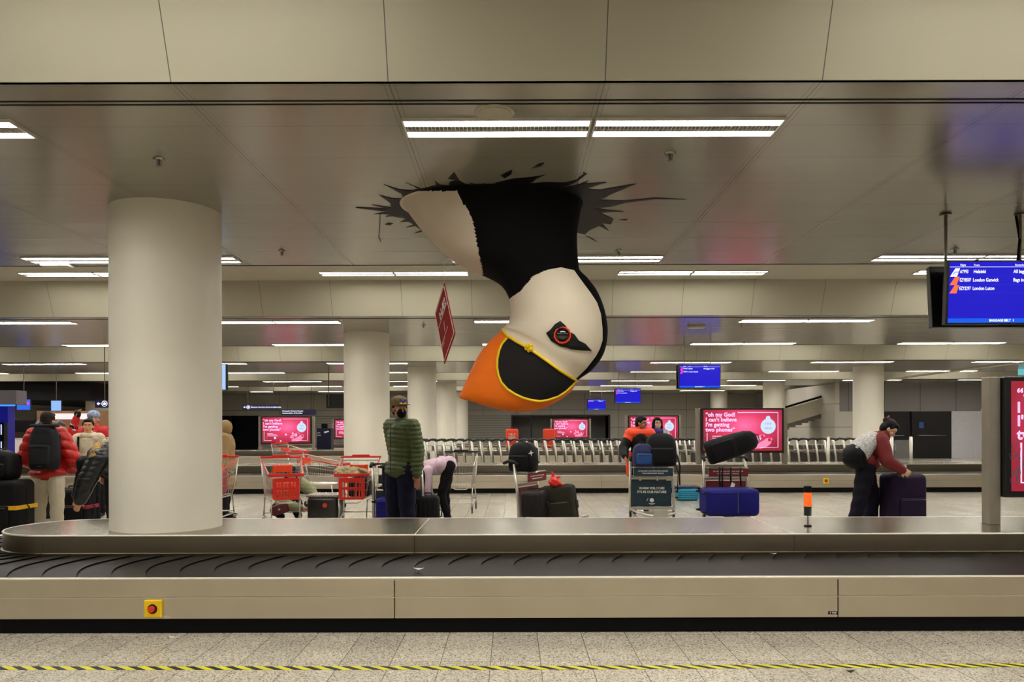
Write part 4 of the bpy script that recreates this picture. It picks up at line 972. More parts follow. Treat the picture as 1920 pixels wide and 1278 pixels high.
for i in range(1, 51):
    x = -2.5+i*.276
    dup(tn, (x, 24+.03*math.sin(i*2.3), 0), label='grey luggage trolley, %s from the left of the long nested row' % nth(i), rz=PI/2+.03*math.sin(i*1.7))
# steel barrier posts and glass in front of the row's right end
for i, x in enumerate((1475, 1553, 1672, 1708)):
    p = W(x, 860, 22.5); o = MB().cyl((0, 0, 0), (0, 0, 1.12), .045, seg=16).ell((0, 0, 1.12), (.045, .045, .03), None, 16, 7).build('barrier_post', M_alu, None, True); o.location = (p.x, 22.5, 0)
    tag(o, 'steel barrier post with rounded top, %s from left before the nested trolleys at right' % nth(i), 'post', 'barrier posts')
o = MB().b2(W(1676, 0, 22.5).x, W(1704, 0, 22.5).x, 22.49, 22.5, .2, 1.05).build('glass_panel', mat('tinted glass', (150, 150, 150), .1, var=0, alpha=.35)); tag(o, 'smoky glass barrier panel between the two right steel posts', 'glass panel')
# conveyor section at right behind
t = thing('conveyor_end', 'steel conveyor section at right in front of the black doors', 'conveyor', (16.2, 26.5, 0))
MB().b2(0, 5.7, -.5, .5, .5, .85).build('side_panel', M_st_top, t, bevel=.01); MB().b2(0, 5.7, -.45, .45, .85, .88).build('belt', M_belt, t); MB().b2(.1, 5.6, -.4, .4, 0, .5).build('support', M_black, t); MB().b2(3.2, 5.7, -.3, .4, .88, 1.15).build('guard', M_alu, t, bevel=.01)
# sloping stair balustrade
t = thing('staircase', 'sloping staircase with pale solid balustrade rising to the right behind the right column', 'staircase', (0, 37, 0))
A_, B_ = W(1473, 769, 37), W(1578, 737, 37); C_, D_ = W(1473, 797, 37), W(1578, 766, 37)
MB().prism([(A_.x-1.6, A_.z-.45), (B_.x, B_.z), (D_.x, D_.z), (C_.x-1.6, C_.z-.45)], lambda a, b, n: (a, n, b), 0, .12).build('balustrade', mat('cream panel', (196, 190, 168), .4), t)
MB().tube([(A_.x-1.6, .06, A_.z-.36), (B_.x, .06, B_.z+.08)], .05, 8).build('handrail', M_black, t)
mb = MB()
for i in range(14): mb.b2(B_.x-.3*i-.3, B_.x-.3*i, .12, 1.6, D_.z-.1*i-.2, D_.z-.1*i+.02)
mb.build('flight', mat('grey steps', (110, 106, 100), .6), t)
o = MB().b2(-.25, .25, -.1, .3, -.3, .25).build('dark_box', M_dark); o.location = W(1567, 732, 36.6); tag(o, 'small black box under the ceiling at the top of the staircase', 'box')

# shopping carts ------------------------------------------------------------
M_wire = mat('chrome wire', (190, 186, 176), .3, .9, var=0); M_cred = mat('red plastic', (214, 34, 20), .4, var=.05); M_cor = mat('orange red plastic', (235, 70, 25), .4, var=.05)
def cart(label, loc, rz, handle=None, crate=True, rot=None, sc=1):
    hm = handle or M_cred; t = thing('shopping_cart', label, 'shopping cart', loc, rz, sc=sc, group='shopping carts')
    # front at y=0, handle at y=.92 ; taper
    def rect(z, y0, y1, w0, w1): return [(-w0, y0, z), (w0, y0, z), (w1, y1, z), (-w1, y1, z)]
    lo = rect(.46, .08, .78, .17, .23); hi = rect(.80, 0, .88, .22, .28); hi[2] = (.28, .88, .96); hi[3] = (-.28, .88, .96)
    mb = MB(); mb.tube(hi, .007, 6, True); mb.tube(lo, .006, 6, True)
    for f_ in (.33, .66):
        mb.tube([tuple(a+(b-a)*f_ for a, b in zip(p, q)) for p, q in zip(lo, hi)], .003, 4, True)
    for i in range(4):
        n = 9 if i % 2 == 0 else 17
        for q in range(n+1):
            f_ = q/n; a = [u+(v-u)*f_ for u, v in zip(lo[i], lo[(i+1) % 4])]; b = [u+(v-u)*f_ for u, v in zip(hi[i], hi[(i+1) % 4])]; mb.tube([a, b], .0022, 4)
    for q in range(10): f_ = q/9; mb.tube([(-.17+.34*f_, .08, .46), (-.23+.46*f_, .78, .46)], .0022, 4)
    for q in range(5): f_ = q/4; mb.tube([(-.17-.06*f_, .08+.7*f_, .46), (.17+.06*f_, .08+.7*f_, .46)], .0022, 4)
    mb.build('wire_basket', M_wire, t)
    mb = MB()
    for s in (-1, 1):
        mb.tube([(s*.285, .93, 1.0), (s*.27, .86, .7), (s*.24, .76, .45), (s*.26, .80, .16)], .011, 8)
        mb.tube([(s*.2, .12, .44), (s*.19, .1, .3), (s*.19, .06, .14)], .010, 8); mb.tube([(s*.19, .06, .15), (s*.26, .82, .17)], .011, 8); mb.tube([(s*.2, .1, .44), (s*.24, .78, .44)], .010, 8)
    mb.tube([(-.19, .06, .17), (.19, .06, .17)], .009, 8); mb.tube([(-.26, .8, .2), (.26, .8, .2)], .009, 8); mb.tube([(-.12, .0, .43), (-.09, -.04, .41), (.09, -.04, .41), (.12, 0, .43)], .007, 6)
    mb.build('frame', M_wire, t, True)
    MB().cap((-.285, .93, 1.01), (.285, .93, 1.01), .016, .016, 10).build('handle', hm, t, True)
    MB().box((.0, .92, 1.02), (.26, .03, .05)).build('handle_grip', M_cred if hm is M_cred else M_grey, t, bevel=.008)
    if crate:
        MB().tube([(-.285, .85, .955), (-.235, -.0, .80), (.235, -.0, .80), (.285, .85, .955)], .011, 6).build('rim', M_cred, t)
        mb = MB().b2(-.24, .24, -.03, -.005, .77, .815); mb.build('bumper', M_cred, t, bevel=.006)
        mb = MB(); x0, x1, z0, z1 = -.165, .165, .47, .745; y0, y1 = -.02, -.008
        for z, hh in ((z0, .035), ((z0+z1)/2, .035), (z1-.02, .055)): mb.b2(x0, x1, y0, y1, z-hh/2, z+hh/2)
        for x, ww in ((x0+.012, .05), (-.098, .014), (-.05, .02), (.055, .02), (.1, .014), (x1-.012, .05)): mb.b2(x-ww/2, x+ww/2, y0+.001, y1-.001, z0, z1)
        mb.build('front_grille', M_cred, t)
        MB().b2(-.13, .13, .70, .715, .80, .90).build('child_seat', M_cor, t, bevel=.01)
        for s in (-1, 1): MB().b2(s*.11-.025, s*.11+.025, .69, .71, .78, .905).build('seat_clip', M_cor, t, bevel=.01)
    for x, y in ((-.19, .06), (.19, .06), (-.26, .82), (.26, .82)):
        mb = MB().cyl((x-.012, y+.02, .055), (x+.012, y+.02, .055), .055, seg=18); wh = mb.build('wheel', M_grey, t, bevel=.004)
        MB().b2(x-.02, x+.02, y-.005, y+.03, .055, .14).build('caster_fork', M_wire, wh)
    return t
c1 = cart('shopping cart with red grille in front of the crouching person', (-3.124, 11.0, 0), math.radians(20))
c3 = cart('shopping cart with red grille holding a khaki coat, left of the green jacket', (-2.214, 11.0, 0), math.radians(3))
c2 = cart('shopping cart seen sideways behind the wrapped suitcase, red handle', (-3.0, 14.1, 0), math.radians(76))
c4 = cart('empty shopping cart with black handle right of the bending woman', (-.86, 13.3, 0), math.radians(3), M_grey, crate=False)
c0 = cart('shopping cart with red handle just right of the large column, holding a red bag', (-4.40, 11.2, 0), math.radians(4))
c5 = cart('far shopping cart behind the others with a red handle, near the advertising screen', (-5.7, 21.6, 0), math.radians(55))
o = rbox('red_bag', .2, .4, .36, mat('crimson bag', (170, 24, 50), .5), None, (0, 0, .18), .05); o.location = (-4.33, 11.65, .47); tag(o, 'crimson bag inside the cart beside the large column', 'bag')
mb = MB(); rr = random.Random(5)
for i in range(16): mb.ell((rr.uniform(-.15, .15), rr.uniform(.0, .25), rr.uniform(0, .05)), (.09, .1, .035), (rr.uniform(-.5, .5), rr.uniform(-.5, .5), rr.uniform(0, 3)), 12, 7)
o = fuse(mb, 'folded_coat', mat('khaki cloth', (150, 136, 98), .8, var=.25, vscale=20, bump=.6, bscale=14), None, vox=.014, smooth=1, disp=lambda c: .008*math.sin(c.x*60+c.y*30)*math.sin(c.y*40)); o.location = (W(656, 0, 11.2).x, 11.2, .80); tag(o, 'crumpled khaki coat lying on top of the cart with the red grille', 'coat')
o = rbox('dark_bag', .3, .5, .27, mat('black bag cloth', (22, 20, 26), .7), None, (0, 0, .135), .05); o.location = (W(672, 0, 11.2).x, 11.42, .47); tag(o, 'black bag inside the cart under the khaki coat', 'bag')
o = rbox('orange_bag', .26, .3, .22, mat('orange bag cloth', (230, 66, 20), .6), None, (0, 0, .11), .04); o.location = (W(532, 0, 11.2).x, 11.3, .47); tag(o, 'orange bag inside the cart before the crouching person', 'bag')

# free luggage -------------------------------------------------------------
M_navy = mat('navy blue case', (12, 12, 104), .6, spec=.25, var=.08); M_olive = mat('olive case', (52, 50, 36), .7, var=.12); M_purp = mat('dark purple case', (40, 22, 58), .65, var=.1); M_blkc = mat('black case cloth', (16, 15, 19), .6, var=.15)
M_dbp = mat('charcoal backpack cloth', (44, 46, 50), .7, var=.08)
s = suitcase('blue soft suitcase lying on its side on the trolley under the black backpack', (W(1373, 0, 11.6).x-.43, 11.85, .36), .40, .5, .84, M_navy, rot=(0, PI/2, 0)); s.location.z = .335
suitcase('olive green suitcase standing leaned beside the trolley with the maroon sign', (W(1052, 0, 11.2).x, 11.2, .0), .50, .32, .60, M_olive, rot=(0, math.radians(-7), math.radians(-18))).location.z = .03
suitcase('grey-black suitcase between the maroon trolley and the olive suitcase', (W(1000, 0, 11.0).x+.02, 11.1, .145), .36, .28, .42, mat('grey black case', (46, 42, 42), .5), rz=-.5, hard=True)
suitcase('large dark purple suitcase held by the bending woman in red', (W(1692, 0, 10.5).x, 10.5, 0), .50, .36, .82, M_purp, rz=.25)
suitcase('large black suitcase with a yellow strap at the left edge', (W(-8, 0, 9.6).x-.12, 9.75, 0), .80, .42, .82, M_blkc, rz=.0, strap=mat('yellow strap', (232, 178, 14), .6))
suitcase('black suitcase with pink crossed straps between the red jacket and the leather coat', (W(132, 0, 10.9).x, 11.0, 0), .5, .3, .62, M_blkc, strap=mat('crimson strap', (140, 22, 56), .6))
suitcase('black hard suitcase standing right of the navy trousers', (W(796, 0, 10.8).x, 10.9, .0), .38, .27, .52, M_blkc, hard=True)
suitcase('tall black suitcase on the trolley behind the green jacket', (W(771, 0, 11.2).x, 11.35, .13), .40, .28, .72, M_blkc)
suitcase('small turquoise suitcase lying flat on the floor right of the teal sign', (W(1287, 0, 15.6).x-.24, 15.7, .12), .24, .40, .48, mat('turquoise case', (20, 128, 158), .45, var=.05), rot=(0, PI/2, 0), hard=True)
o = MB().b2(-.24, .26, -.16, .2, 0, .035).build('folded_cloth', mat('dark patterned cloth', (60, 56, 74), .8, var=.5, vscale=60), None, True, bevel=.015); o.location = (W(1287, 0, 15.6).x, 15.7, .245); tag(o, 'dark patterned cloth folded on the turquoise suitcase', 'cloth')
s = thing('suitcase', 'black suitcase wrapped in clear film on the floor beside the crouching person', 'suitcase', (W(607, 0, 11.6).x, 11.75, 0), rz=-.05)
rbox('shell', .46, .42, .44, mat('black glossy case', (24, 22, 22), .3, coat=.5, bump=.6, bscale=16), s, (0, 0, .22), .05); MB().ell((.04, -.215, .32), (.036, .006, .036), None, 14, 7).build('round_sticker', mat('orange red sticker', (210, 60, 34), .5), s, True)
fuse(MB().box((0, 0, .455), (.47, .43, .04)), 'plastic_wrap', mat('crinkled clear film', (150, 140, 130), .12, var=.5, vscale=25, bump=1, bscale=25), s, .012, 1, lambda c: .008*math.sin(c.x*70+c.y*33)*math.sin(c.y*80))
for x, lb, wd in ((960, 'orange suitcase with white printing standing beyond the trolley row, left one', 24), (1030, 'orange suitcase with pale bands standing beyond the trolley row, right one', 22)):
    t = suitcase(lb, (W(x, 0, 30.4).x, 30.5, ZP), .48, .26, .80, mat('orange case', (228, 62, 26), .5, var=.04), hard=True, ribs=3)
    if x < 1000: text('HELP\nDESK', .12, M_lt, t, (.0, -.15, .55), align='CENTER', ext=.002)
backpack('black backpack with a white star on the maroon-sign trolley', (W(981, 0, 11.4).x, 11.5, .81), .42, .28, .42, M_blkc, rz=-.5)
backpack('navy and blue backpack on the teal-sign trolley, left one', (W(1202, 0, 12.9).x, 12.72, .82), .34, .24, .36, mat('royal blue cloth', (18, 26, 76), .7, var=.3), pocket=mat('mid blue cloth', (16, 66, 130), .7))
bb = backpack('large black backpack on the teal-sign trolley, right one', (W(1236, 0, 12.9).x, 12.78, .82), .50, .30, .52, M_blkc)
backpack('black backpack leaning on its side over the blue suitcase trolley', (W(1330, 848, 12.4).x-.02, 12.5, .9), .38, .32, .80, M_blkc, rot=(math.radians(8), math.radians(72), 0)).location.z = 1.02
backpack('black backpack heap on the yellow-strapped suitcase at left edge', (W(-10, 0, 9.7).x, 9.8, .82), .42, .3, .36, M_blkc)
mb = MB(); mb.ell((0, 0, .06), (.08, .06, .07)).cap((0, 0, .08), (-.03, 0, .2), .04, .012).cap((0, 0, .1), (.09, 0, .14), .03, .01).cap((0, 0, .05), (.12, 0, .02), .04, .02)
o = fuse(mb, 'plastic_bag', mat('red plastic film', (226, 30, 24), .35, bump=.6, bscale=20), None, .01, 1, lambda c: .005*math.sin(c.z*80+c.x*50)); o.location = (W(1038, 0, 11.2).x, 11.1, .62); tag(o, 'bright red plastic bag tied on top of the olive suitcase', 'bag')
o = MB().prism([(0, .03), (.012, .062), (.02, .032), (.05, .03), (.024, .014), (.02, -.03), (.006, .008), (-.03, .01)], lambda a, b, n: (a, n, b), -.003, .003).build('star_badge', M_lt); o.location = (W(994, 0, 11.3).x, 11.26, 1.06); tag(o, 'white star badge on the black backpack', 'badge')

suitcase('black suitcase lying on the trolley left of the green jacket, its wheels sticking out', (W(714, 0, 10.9).x, 10.75, .78), .40, .28, .5, M_blkc, rot=(0, PI/2, 0), hard=True)
suitcase('lower navy suitcase lying on the trolley left of the navy trousers', (W(704, 0, 10.9).x, 10.7, .34), .36, .34, .55, M_navy, rot=(0, PI/2, 0), hard=True)

MB().tube([(.22, .1, .3), (.29, .05, .12), (.30, -.05, -.02), (.28, -.1, -.16), (.285, -.1, -.3)], .013, 5).build('loose_strap', M_blkc, bb, True)
MB().tube([(.2, -.1, .1), (.25, -.14, -.1), (.24, -.14, -.42)], .008, 5).build('loose_strap', M_blkc, bb, True)
t = thing('hanging_strap', 'black straps hanging from the leaning backpack down to the blue suitcase', 'strap', (W(1372, 0, 12.3).x, 12.28, .66))
for x, z0, z1 in ((-.19, .16, -.24), (-.15, .16, -.26), (-.02, .15, -.15), (.13, .15, -.14)): MB().tube([(x, 0, z0), (x-.01, -.02, (z0+z1)/2), (x+.01, 0, z1)], .014, 5).build('strap', M_blkc, t, True)
o = MB().prism([(-.03, -.07), (.02, -.09), (.05, .0), (0, .03)], lambda a, b, n: (a, n, b), 0, .005).build('paper_tag', M_lt); o.location = (W(1372, 908, 12.2).x, 12.2, W(1372, 908, 12.2).z); tag(o, 'white paper tag hanging above the blue suitcase', 'tag')
# ---------------------------------------------------------------- the travellers
def cloth(n, c, r=.7, **k): return mat(n, c, r, **k)
# man in green quilted jacket
J = dict(hy=62, hp=3, wa=(-.2, .12, .9), ea=(-.21, .12, 1.12), eb=(.215, .04, 1.12), wb=(.24, .0, .86), head=(.0, -.02, 1.6))
r, P, hp, HR = person('man in green quilted jacket with patterned cap and black face mask, standing', (W(750, 0, 9.45).x+.01, 9.45, 0), math.radians(-34), J, 1.045, M_skin2, M_hair, top=cloth('olive green quilted nylon', (66, 78, 34), .55), topinf=.035, toplen=.13, quilt=.011, quiltp=.05, bot=cloth('navy trousers', (20, 20, 50), .8), botinf=.032, hands=(None, (V(.05, -.1, -1), V(.5, -1, .0), 1)), curl=(.4, .25), fine=.0075)
camo = cloth('patterned cap cloth', (90, 76, 44), .8, var=.9, vscale=38)
fuse(MB().ell(hp(0, .015, .075), (.1, .112, .072), HR).ell(hp(0, .015, .045), (.099, .111, .035), HR), 'cap', camo, r, .009, 1)
MB().prism([(.095*math.cos(a)*(1), -.06-.115*math.sin(a)) for a in [PI*i/14 for i in range(15)]], lambda a, b, n: hp(a, b, .052+n-abs(a)*.08), -.003, .003).build('cap_brim', camo, r, True)
mb = MB(); f = lambda a, b, n: hp(a, -.098+n-.0, .085+b)
mb.prism([(-.04, .022), (-.025, .022), (0, -.002), (.025, .022), (.04, .022), (.04, .008), (.0, -.026), (-.04, .008)], f, -.016, -.004); mb.build('cap_emblem', cloth('purple embroidery', (50, 30, 160), .6), r)
mb = MB(); mb.prism([(-.045, -.03), (-.02, -.012), (.0, -.03), (.02, -.012), (.045, -.03)], f, -.018, -.006); mb.build('cap_emblem', cloth('yellow embroidery', (240, 220, 20), .6), r)
fuse(MB().ell(hp(0, -.062, -.05), (.058, .052, .056), HR).cap(hp(-.05, -.04, -.03), hp(-.076, .01, -.01), .01, .005).cap(hp(.05, -.04, -.03), hp(.076, .01, -.01), .01, .005), 'face_mask', cloth('black mask cloth', (14, 13, 16), .8), r, .007, 2)
MB().tube([P['wb']+V(.034*math.cos(a), .034*math.sin(a), .012) for a in [2*PI*i/16 for i in range(16)]], .009, 6, True).build('wristwatch', M_grey, r)
MB().tube([(0, -.165, 1.42), (0.0, -.178, 1.2), (0.0, -.175, .95), (0, -.17, .82)], .004, 5).build('jacket_zip', M_black, r)

# man from behind: red puffer, charcoal backpack, cream trousers
J = dict(hp=8, hy=-8, wa=(-.2, -.2, .95), ea=(-.31, -.02, 1.1), eb=(.31, -.02, 1.1), wb=(.2, -.2, .95), ka=(-.115, 0, .5), kb=(.115, 0, .5), fa=(-.12, .02, .08), fb=(.12, .02, .08))
r, P, hp, HR = person('man seen from behind in red puffer jacket and cream trousers, wearing a charcoal backpack', (W(90, 0, 10.3).x, 10.3, 0), PI+.05, J, .965, M_skin, cloth('brown hair', (44, 32, 26), .6, bump=.5, bscale=80), top=cloth('red puffer nylon', (190, 24, 18), .4), topinf=.065, toplen=.12, quilt=.018, quiltp=.12, bot=cloth('cream corduroy', (206, 196, 170), .85), botinf=.03)
MB().tube([P['nek']+V(.083*math.cos(a), .075*math.sin(a)-.0, .05) for a in [2*PI*i/20 for i in range(20)]], .014, 6, True).build('collar_lining', cloth('cream lining', (220, 205, 170), .8), r, True)
bp = backpack('charcoal roll-top backpack worn by the man in the red puffer jacket', (W(82, 0, 10.0).x, 10.02, .93), .35, .2, .56, M_dbp, rz=.05)
MB().b2(-.16, .16, -.06, .07, .53, .57).build('roll_top', M_dbp, bp, True, bevel=.018)
for s in (-1, 1): MB().tube([(s*.11, 0, .55), (s*.13, .09, .6), (s*.14, .2, .56)], .022, 6).build('strap', cloth('grey strap', (96, 100, 104), .7), bp, True)
MB().b2(-.03, .03, -.13, -.125, .045, .05).build('logo_strip', M_silv, bp)

# woman behind him
J = dict(hy=-20, hp=5)
person('person with shoulder-length greying hair behind the red puffer jacket', (W(68, 0, 12.6).x, 12.8, 0), PI*.8, J, .93, M_skin, M_hairg, 'bob', top=cloth('brown coat', (60, 48, 44), .8), bot=cloth('dark trousers', (30, 28, 32), .8))
# woman in cream coat, facing
J = dict(hy=12, hp=0, ea=(-.27, 0, 1.12), wa=(-.22, -.16, .95))
r, P, hp, HR = person('woman with short black hair in a cream coat, facing the camera', (W(166, 0, 12.0).x, 12.0, 0), .12, J, .925, mat('warm skin', (222, 160, 112), .55, var=.03), M_hair, top=cloth('cream wool', (206, 192, 164), .9, bump=.4, bscale=30), topinf=.035, toplen=.3, bot=cloth('dark trousers', (30, 28, 32), .8), female=True)
MB().tube([(-.1, -.15, 1.43), (-.095, -.17, 1.2), (-.09, -.165, 1.0)], .018, 5).build('bag_strap', M_black, r)
fuse(MB().cap((-.06, -.06, 1.44), (.06, -.06, 1.44), .05, .05).cap((-.07, .03, 1.46), (.07, .03, 1.46), .05, .05), 'cowl', cloth('cream knit', (210, 196, 166), .9), r)
# person with blue patterned hat raising a red sleeved arm
J = dict(hy=25, ea=(-.33, -.08, 1.3), wa=(-.22, -.12, 1.62), sa=(-.18, .0, 1.4))
r, P, hp, HR = person('person in pale blue patterned hat and red jacket with striped cuff, arm raised', (W(170, 0, 12.9).x, 13.0, 0), .1, J, 1.0, M_skin, M_hair, top=cloth('bright red nylon', (205, 24, 30), .5), topinf=.03, bot=cloth('dark trousers', (30, 28, 32), .8))
fuse(MB().ell(hp(0, .01, .06), (.1, .112, .085), HR), 'hat', cloth('pale blue patterned knit', (126, 140, 180), .9, var=.8, vscale=30), r, .01, 1)
d_ = (P['wa']-P['ea']).normalized()
MB().cyl(P['ea']+d_*.13, P['ea']+d_*.16, .066).build('cuff_stripe', M_lt, r, True); MB().cyl(P['ea']+d_*.16, P['ea']+d_*.21, .066).build('cuff_stripe', M_black, r, True); MB().cyl(P['ea']+d_*.21, P['ea']+d_*.23, .064).build('cuff_stripe', M_lt, r, True)
fuse(MB().ell(P['wa']+d_*.06, (.055, .05, .075)).cap(P['wa'], P['wa']+V(.05, 0, .05), .03, .02), 'glove', M_shoe, r)
# person in cream and black jacket, half hidden by column
J = dict(hp=-5, hy=30)
r, P, hp, HR = person('person in cream and black jacket half hidden behind the left edge of the large column', (W(207, 0, 11.4).x, 11.5, 0), -.5, J, .88, M_skin, M_hair, top=cloth('black nylon', (24, 20, 22), .5), topinf=.04, quilt=.008, bot=cloth('dark trousers', (30, 28, 32), .8))
fuse(MB().cap(P['sa'], P['sb'], .1, .1).cap(P['nek'], P['nek']+V(0, 0, .04), .1, .09), 'yoke', cloth('cream nylon', (196, 186, 158), .6), r)
# bending person in black leather coat with fur hood
J = bend(68); J.update(pel=(0, 0, .92), ea=(-.24, -.52, .86), wa=(-.2, -.6, .6), eb=(.2, -.5, .82), wb=(.2, -.58, .58), hp=88, che=(0, -.27, 1.07), nek=(0, -.42, 1.1), sa=(-.17, -.38, 1.08), sb=(.17, -.38, 1.08), head=(.02, -.5, .99))
r, P, hp, HR = person('person bending forward in a black leather coat with tan fur hood trim', (W(196, 0, 10).x+.27, 10.15, 0), math.radians(-62), J, 1.0, M_skin, M_hair, top=cloth('black leather', (24, 24, 27), .33, bump=.5, bscale=9), topinf=.07, toplen=.3, quilt=.006, quiltp=.07, bot=cloth('black trousers', (18, 16, 20), .8), botinf=.03)
fuse(MB().tube([P['nek']+V(x, .06-abs(x)*.3, .13-x*x*2.2) for x in [-.26+.04*i for i in range(14)]], .045, 8), 'fur_trim', cloth('tan fur', (190, 150, 92), .95, var=.5, vscale=50, bump=1, bscale=80), r, .012, 0, lambda c: .012*math.sin(c.x*170)*math.sin(c.z*190+c.y*120))
fuse(MB().cap(P['pel']+V(-.1, .02, .0), P['pel']+V(-.12, -.1, -.35), .14, .1).cap(P['pel']+V(.1, .02, .0), P['pel']+V(.1, -.1, -.35), .14, .1), 'coat_tail', MATS['black leather'], r, .014, 2, lambda c: .006*math.sin(c.x*60+c.z*9))
# tan coat person right of the column
J = dict(hy=30, hp=15)
r, P, hp, HR = person('person in tan hooded coat partly hidden behind the right edge of the large column', (W(410, 0, 12.6).x, 12.9, 0), PI*.55, J, .9, M_skin, M_hair, top=cloth('tan cotton', (150, 122, 82), .85), topinf=.07, toplen=.42, bot=cloth('dark trousers', (30, 28, 32), .8))
fuse(MB().ell(hp(0, .02, .0), (.13, .13, .15), HR).cap(hp(0, .08, -.05), P['nek'], .1, .1), 'hood', MATS['tan cotton'], r)
# crouching person in sage jacket
J = dict(pel=(-.02, .12, .30), che=(.0, -.06, .52), nek=(.04, -.18, .68), head=(.08, -.28, .78), sa=(-.15, -.10, .62), sb=(.19, -.14, .64), ea=(-.06, -.38, .34), wa=(.24, -.44, .26), eb=(.38, -.26, .52), wb=(.48, -.34, .34), ha=(-.11, .1, .28), hb=(.09, .1, .28), ka=(-.2, -.2, .22), kb=(.16, -.3, .24), fa=(-.14, .02, .08), fb=(.14, .0, .08), hp=45, hy=25)
r, P, hp, HR = person('person in sage green jacket crouching behind the cart over a wrapped suitcase', (W(532, 0, 12).x, 12.3, 0.0), .1, J, .95, M_skin3, M_hair, 'bob', top=cloth('sage green padded cloth', (142, 146, 108), .8), topinf=.045, toplen=.1, quilt=.007, quiltp=.06, bot=cloth('black leggings', (16, 15, 18), .8), female=True, curl=(.6, .3))
o = rbox('handbag', .26, .09, .15, cloth('maroon leather', (86, 22, 30), .45), None, (0, 0, 0), .03); o.location = (W(524, 953, 11.7).x, 11.72, W(524, 953, 11.7).z); o.rotation_euler = (0, -.3, 0); tag(o, 'maroon leather bag hanging at the waist of the crouching person', 'bag')
MB().ell((0, -.05, 0), (.018, .004, .018), None, 12, 5).build('clasp', M_silv, o)
# bending woman, pink and grey top, black leggings
J = dict(pel=(0, 0, .96), che=(0, -.2, .93), nek=(0, -.36, .85), head=(0, -.45, .76), sa=(-.15, -.31, .87), sb=(.15, -.31, .87), ea=(-.17, -.30, .6), wa=(-.16, -.26, .36), eb=(.17, -.33, .6), wb=(.16, -.3, .36), hp=95, ha=(-.09, .02, .94), hb=(.09, .02, .94), ka=(-.1, -.03, .5), kb=(.1, -.1, .5), fa=(-.1, .0, .08), fb=(.1, .02, .08))
r, P, hp, HR = person('woman bending double in pink and grey top and black leggings', (W(838, 0, 11.4).x, 11.5, 0), math.radians(-82), J, .95, M_skin3, M_hair, 'bun', top=cloth('pink satin', (206, 176, 192), .5, bump=.3, bscale=12), topinf=.025, toplen=.0, bot=cloth('black leggings', (16, 15, 18), .8), botinf=.008, shoe=cloth('yellow trainer', (200, 170, 80), .6), female=True)
fuse(MB().cap(P['sa'], P['ea'], .088, .078).cap(P['ea'], P['wa']+V(0, 0, .07), .078, .066).cap(P['sa'], P['che']*.6+P['sa']*.4, .1, .1), 'grey_sleeve', cloth('grey satin', (170, 172, 172), .5), r)
# man in orange and black jacket behind the teal trolley
J = dict(hy=62, hp=14, ea=(-.3, -.05, 1.15), wa=(-.3, -.22, 1.02), head=(.02, -.02, 1.6))
r, P, hp, HR = person('man in orange and black jacket with glasses, in profile behind the teal-sign trolley', (W(1200, 0, 13.35).x, 13.35, 0), .0, J, .945, M_skin2, M_hair, top=cloth('black nylon', (24, 20, 22), .5), topinf=.045, toplen=.25, bot=cloth('black trousers', (18, 16, 20), .8), curl=(.8, .8))
fuse(MB().cap(P['sa']+V(0, -.01, .01), P['sb']+V(0, -.01, .01), .112, .112).cap(P['sa'], P['sa']*.65+P['ea']*.35, .106, .104).cap(P['sb'], P['sb']*.5+P['eb']*.5, .108, .104).cap(P['nek'], P['nek']+V(0, 0, .05), .1, .08), 'orange_yoke', cloth('orange nylon', (240, 66, 14), .5), r)
fuse(MB().cap(P['pel']+V(-.2, -.03, .1), P['pel']+V(-.2, -.02, -.26), .06, .05), 'orange_hem', MATS['orange nylon'], r)
def glasses(r, hp, m):
    mb = MB()
    for s in (-1, 1): mb.tube([hp(s*.033+.024*math.cos(a), -.098, .004+.018*math.sin(a)) for a in [2*PI*i/14 for i in range(14)]], .0028, 5, True); mb.tube([hp(s*.057, -.095, .01), hp(s*.08, 0, .0)], .0025, 5)
    mb.tube([hp(-.01, -.1, .006), hp(.01, -.1, .006)], .0028, 5); mb.build('glasses', m, r)
glasses(r, hp, mat('red brown frame', (110, 40, 34), .4))
# woman with glasses behind
J = dict(hy=4, hp=-2, ea=(-.26, -.08, 1.14), wa=(-.12, -.24, 1.3))
r, P, hp, HR = person('woman with shoulder-length dark hair, glasses and purple scarf, facing the camera', (W(1236, 0, 14.3).x, 14.5, 0), .05, J, .94, M_skin3, M_hair, 'bob', top=cloth('light grey cardigan', (158, 158, 156), .9), topinf=.03, bot=cloth('dark trousers', (30, 28, 32), .8), female=True)
glasses(r, hp, M_grey)
fuse(MB().cap((-.06, -.07, 1.46), (.06, -.07, 1.46), .05, .05).cap((-.07, .02, 1.47), (.07, .02, 1.47), .05, .05).cap((0, -.1, 1.44), (.02, -.15, 1.3), .06, .045), 'scarf', cloth('purple scarf cloth', (52, 28, 112), .85), r)
# woman bending over purple suitcase
J = dict(pel=(0, 0, .93), che=(0, -.12, 1.2), nek=(0, -.22, 1.33), head=(0, -.29, 1.41), sa=(-.17, -.17, 1.27), sb=(.17, -.17, 1.27), ea=(-.22, -.24, 1.0), wa=(-.14, -.42, .88), eb=(.22, -.28, 1.0), wb=(.1, -.46, .88), hp=45, ha=(-.1, 0, .9), hb=(.1, 0, .9), ka=(-.16, .08, .5), kb=(.14, -.1, .5), fa=(-.2, .18, .08), fb=(.2, -.08, .08))
r, P, hp, HR = person('woman in dark red jacket and navy trousers bending over the purple suitcase', (W(1622, 0, 10.5).x, 10.5, 0), math.radians(72), J, 1.0, M_skin3, M_hair, 'bun', top=cloth('dark red cloth', (112, 22, 24), .7), topinf=.04, toplen=.02, bot=cloth('navy black trousers', (22, 16, 36), .8), botinf=.035, female=True, curl=(.9, .9))
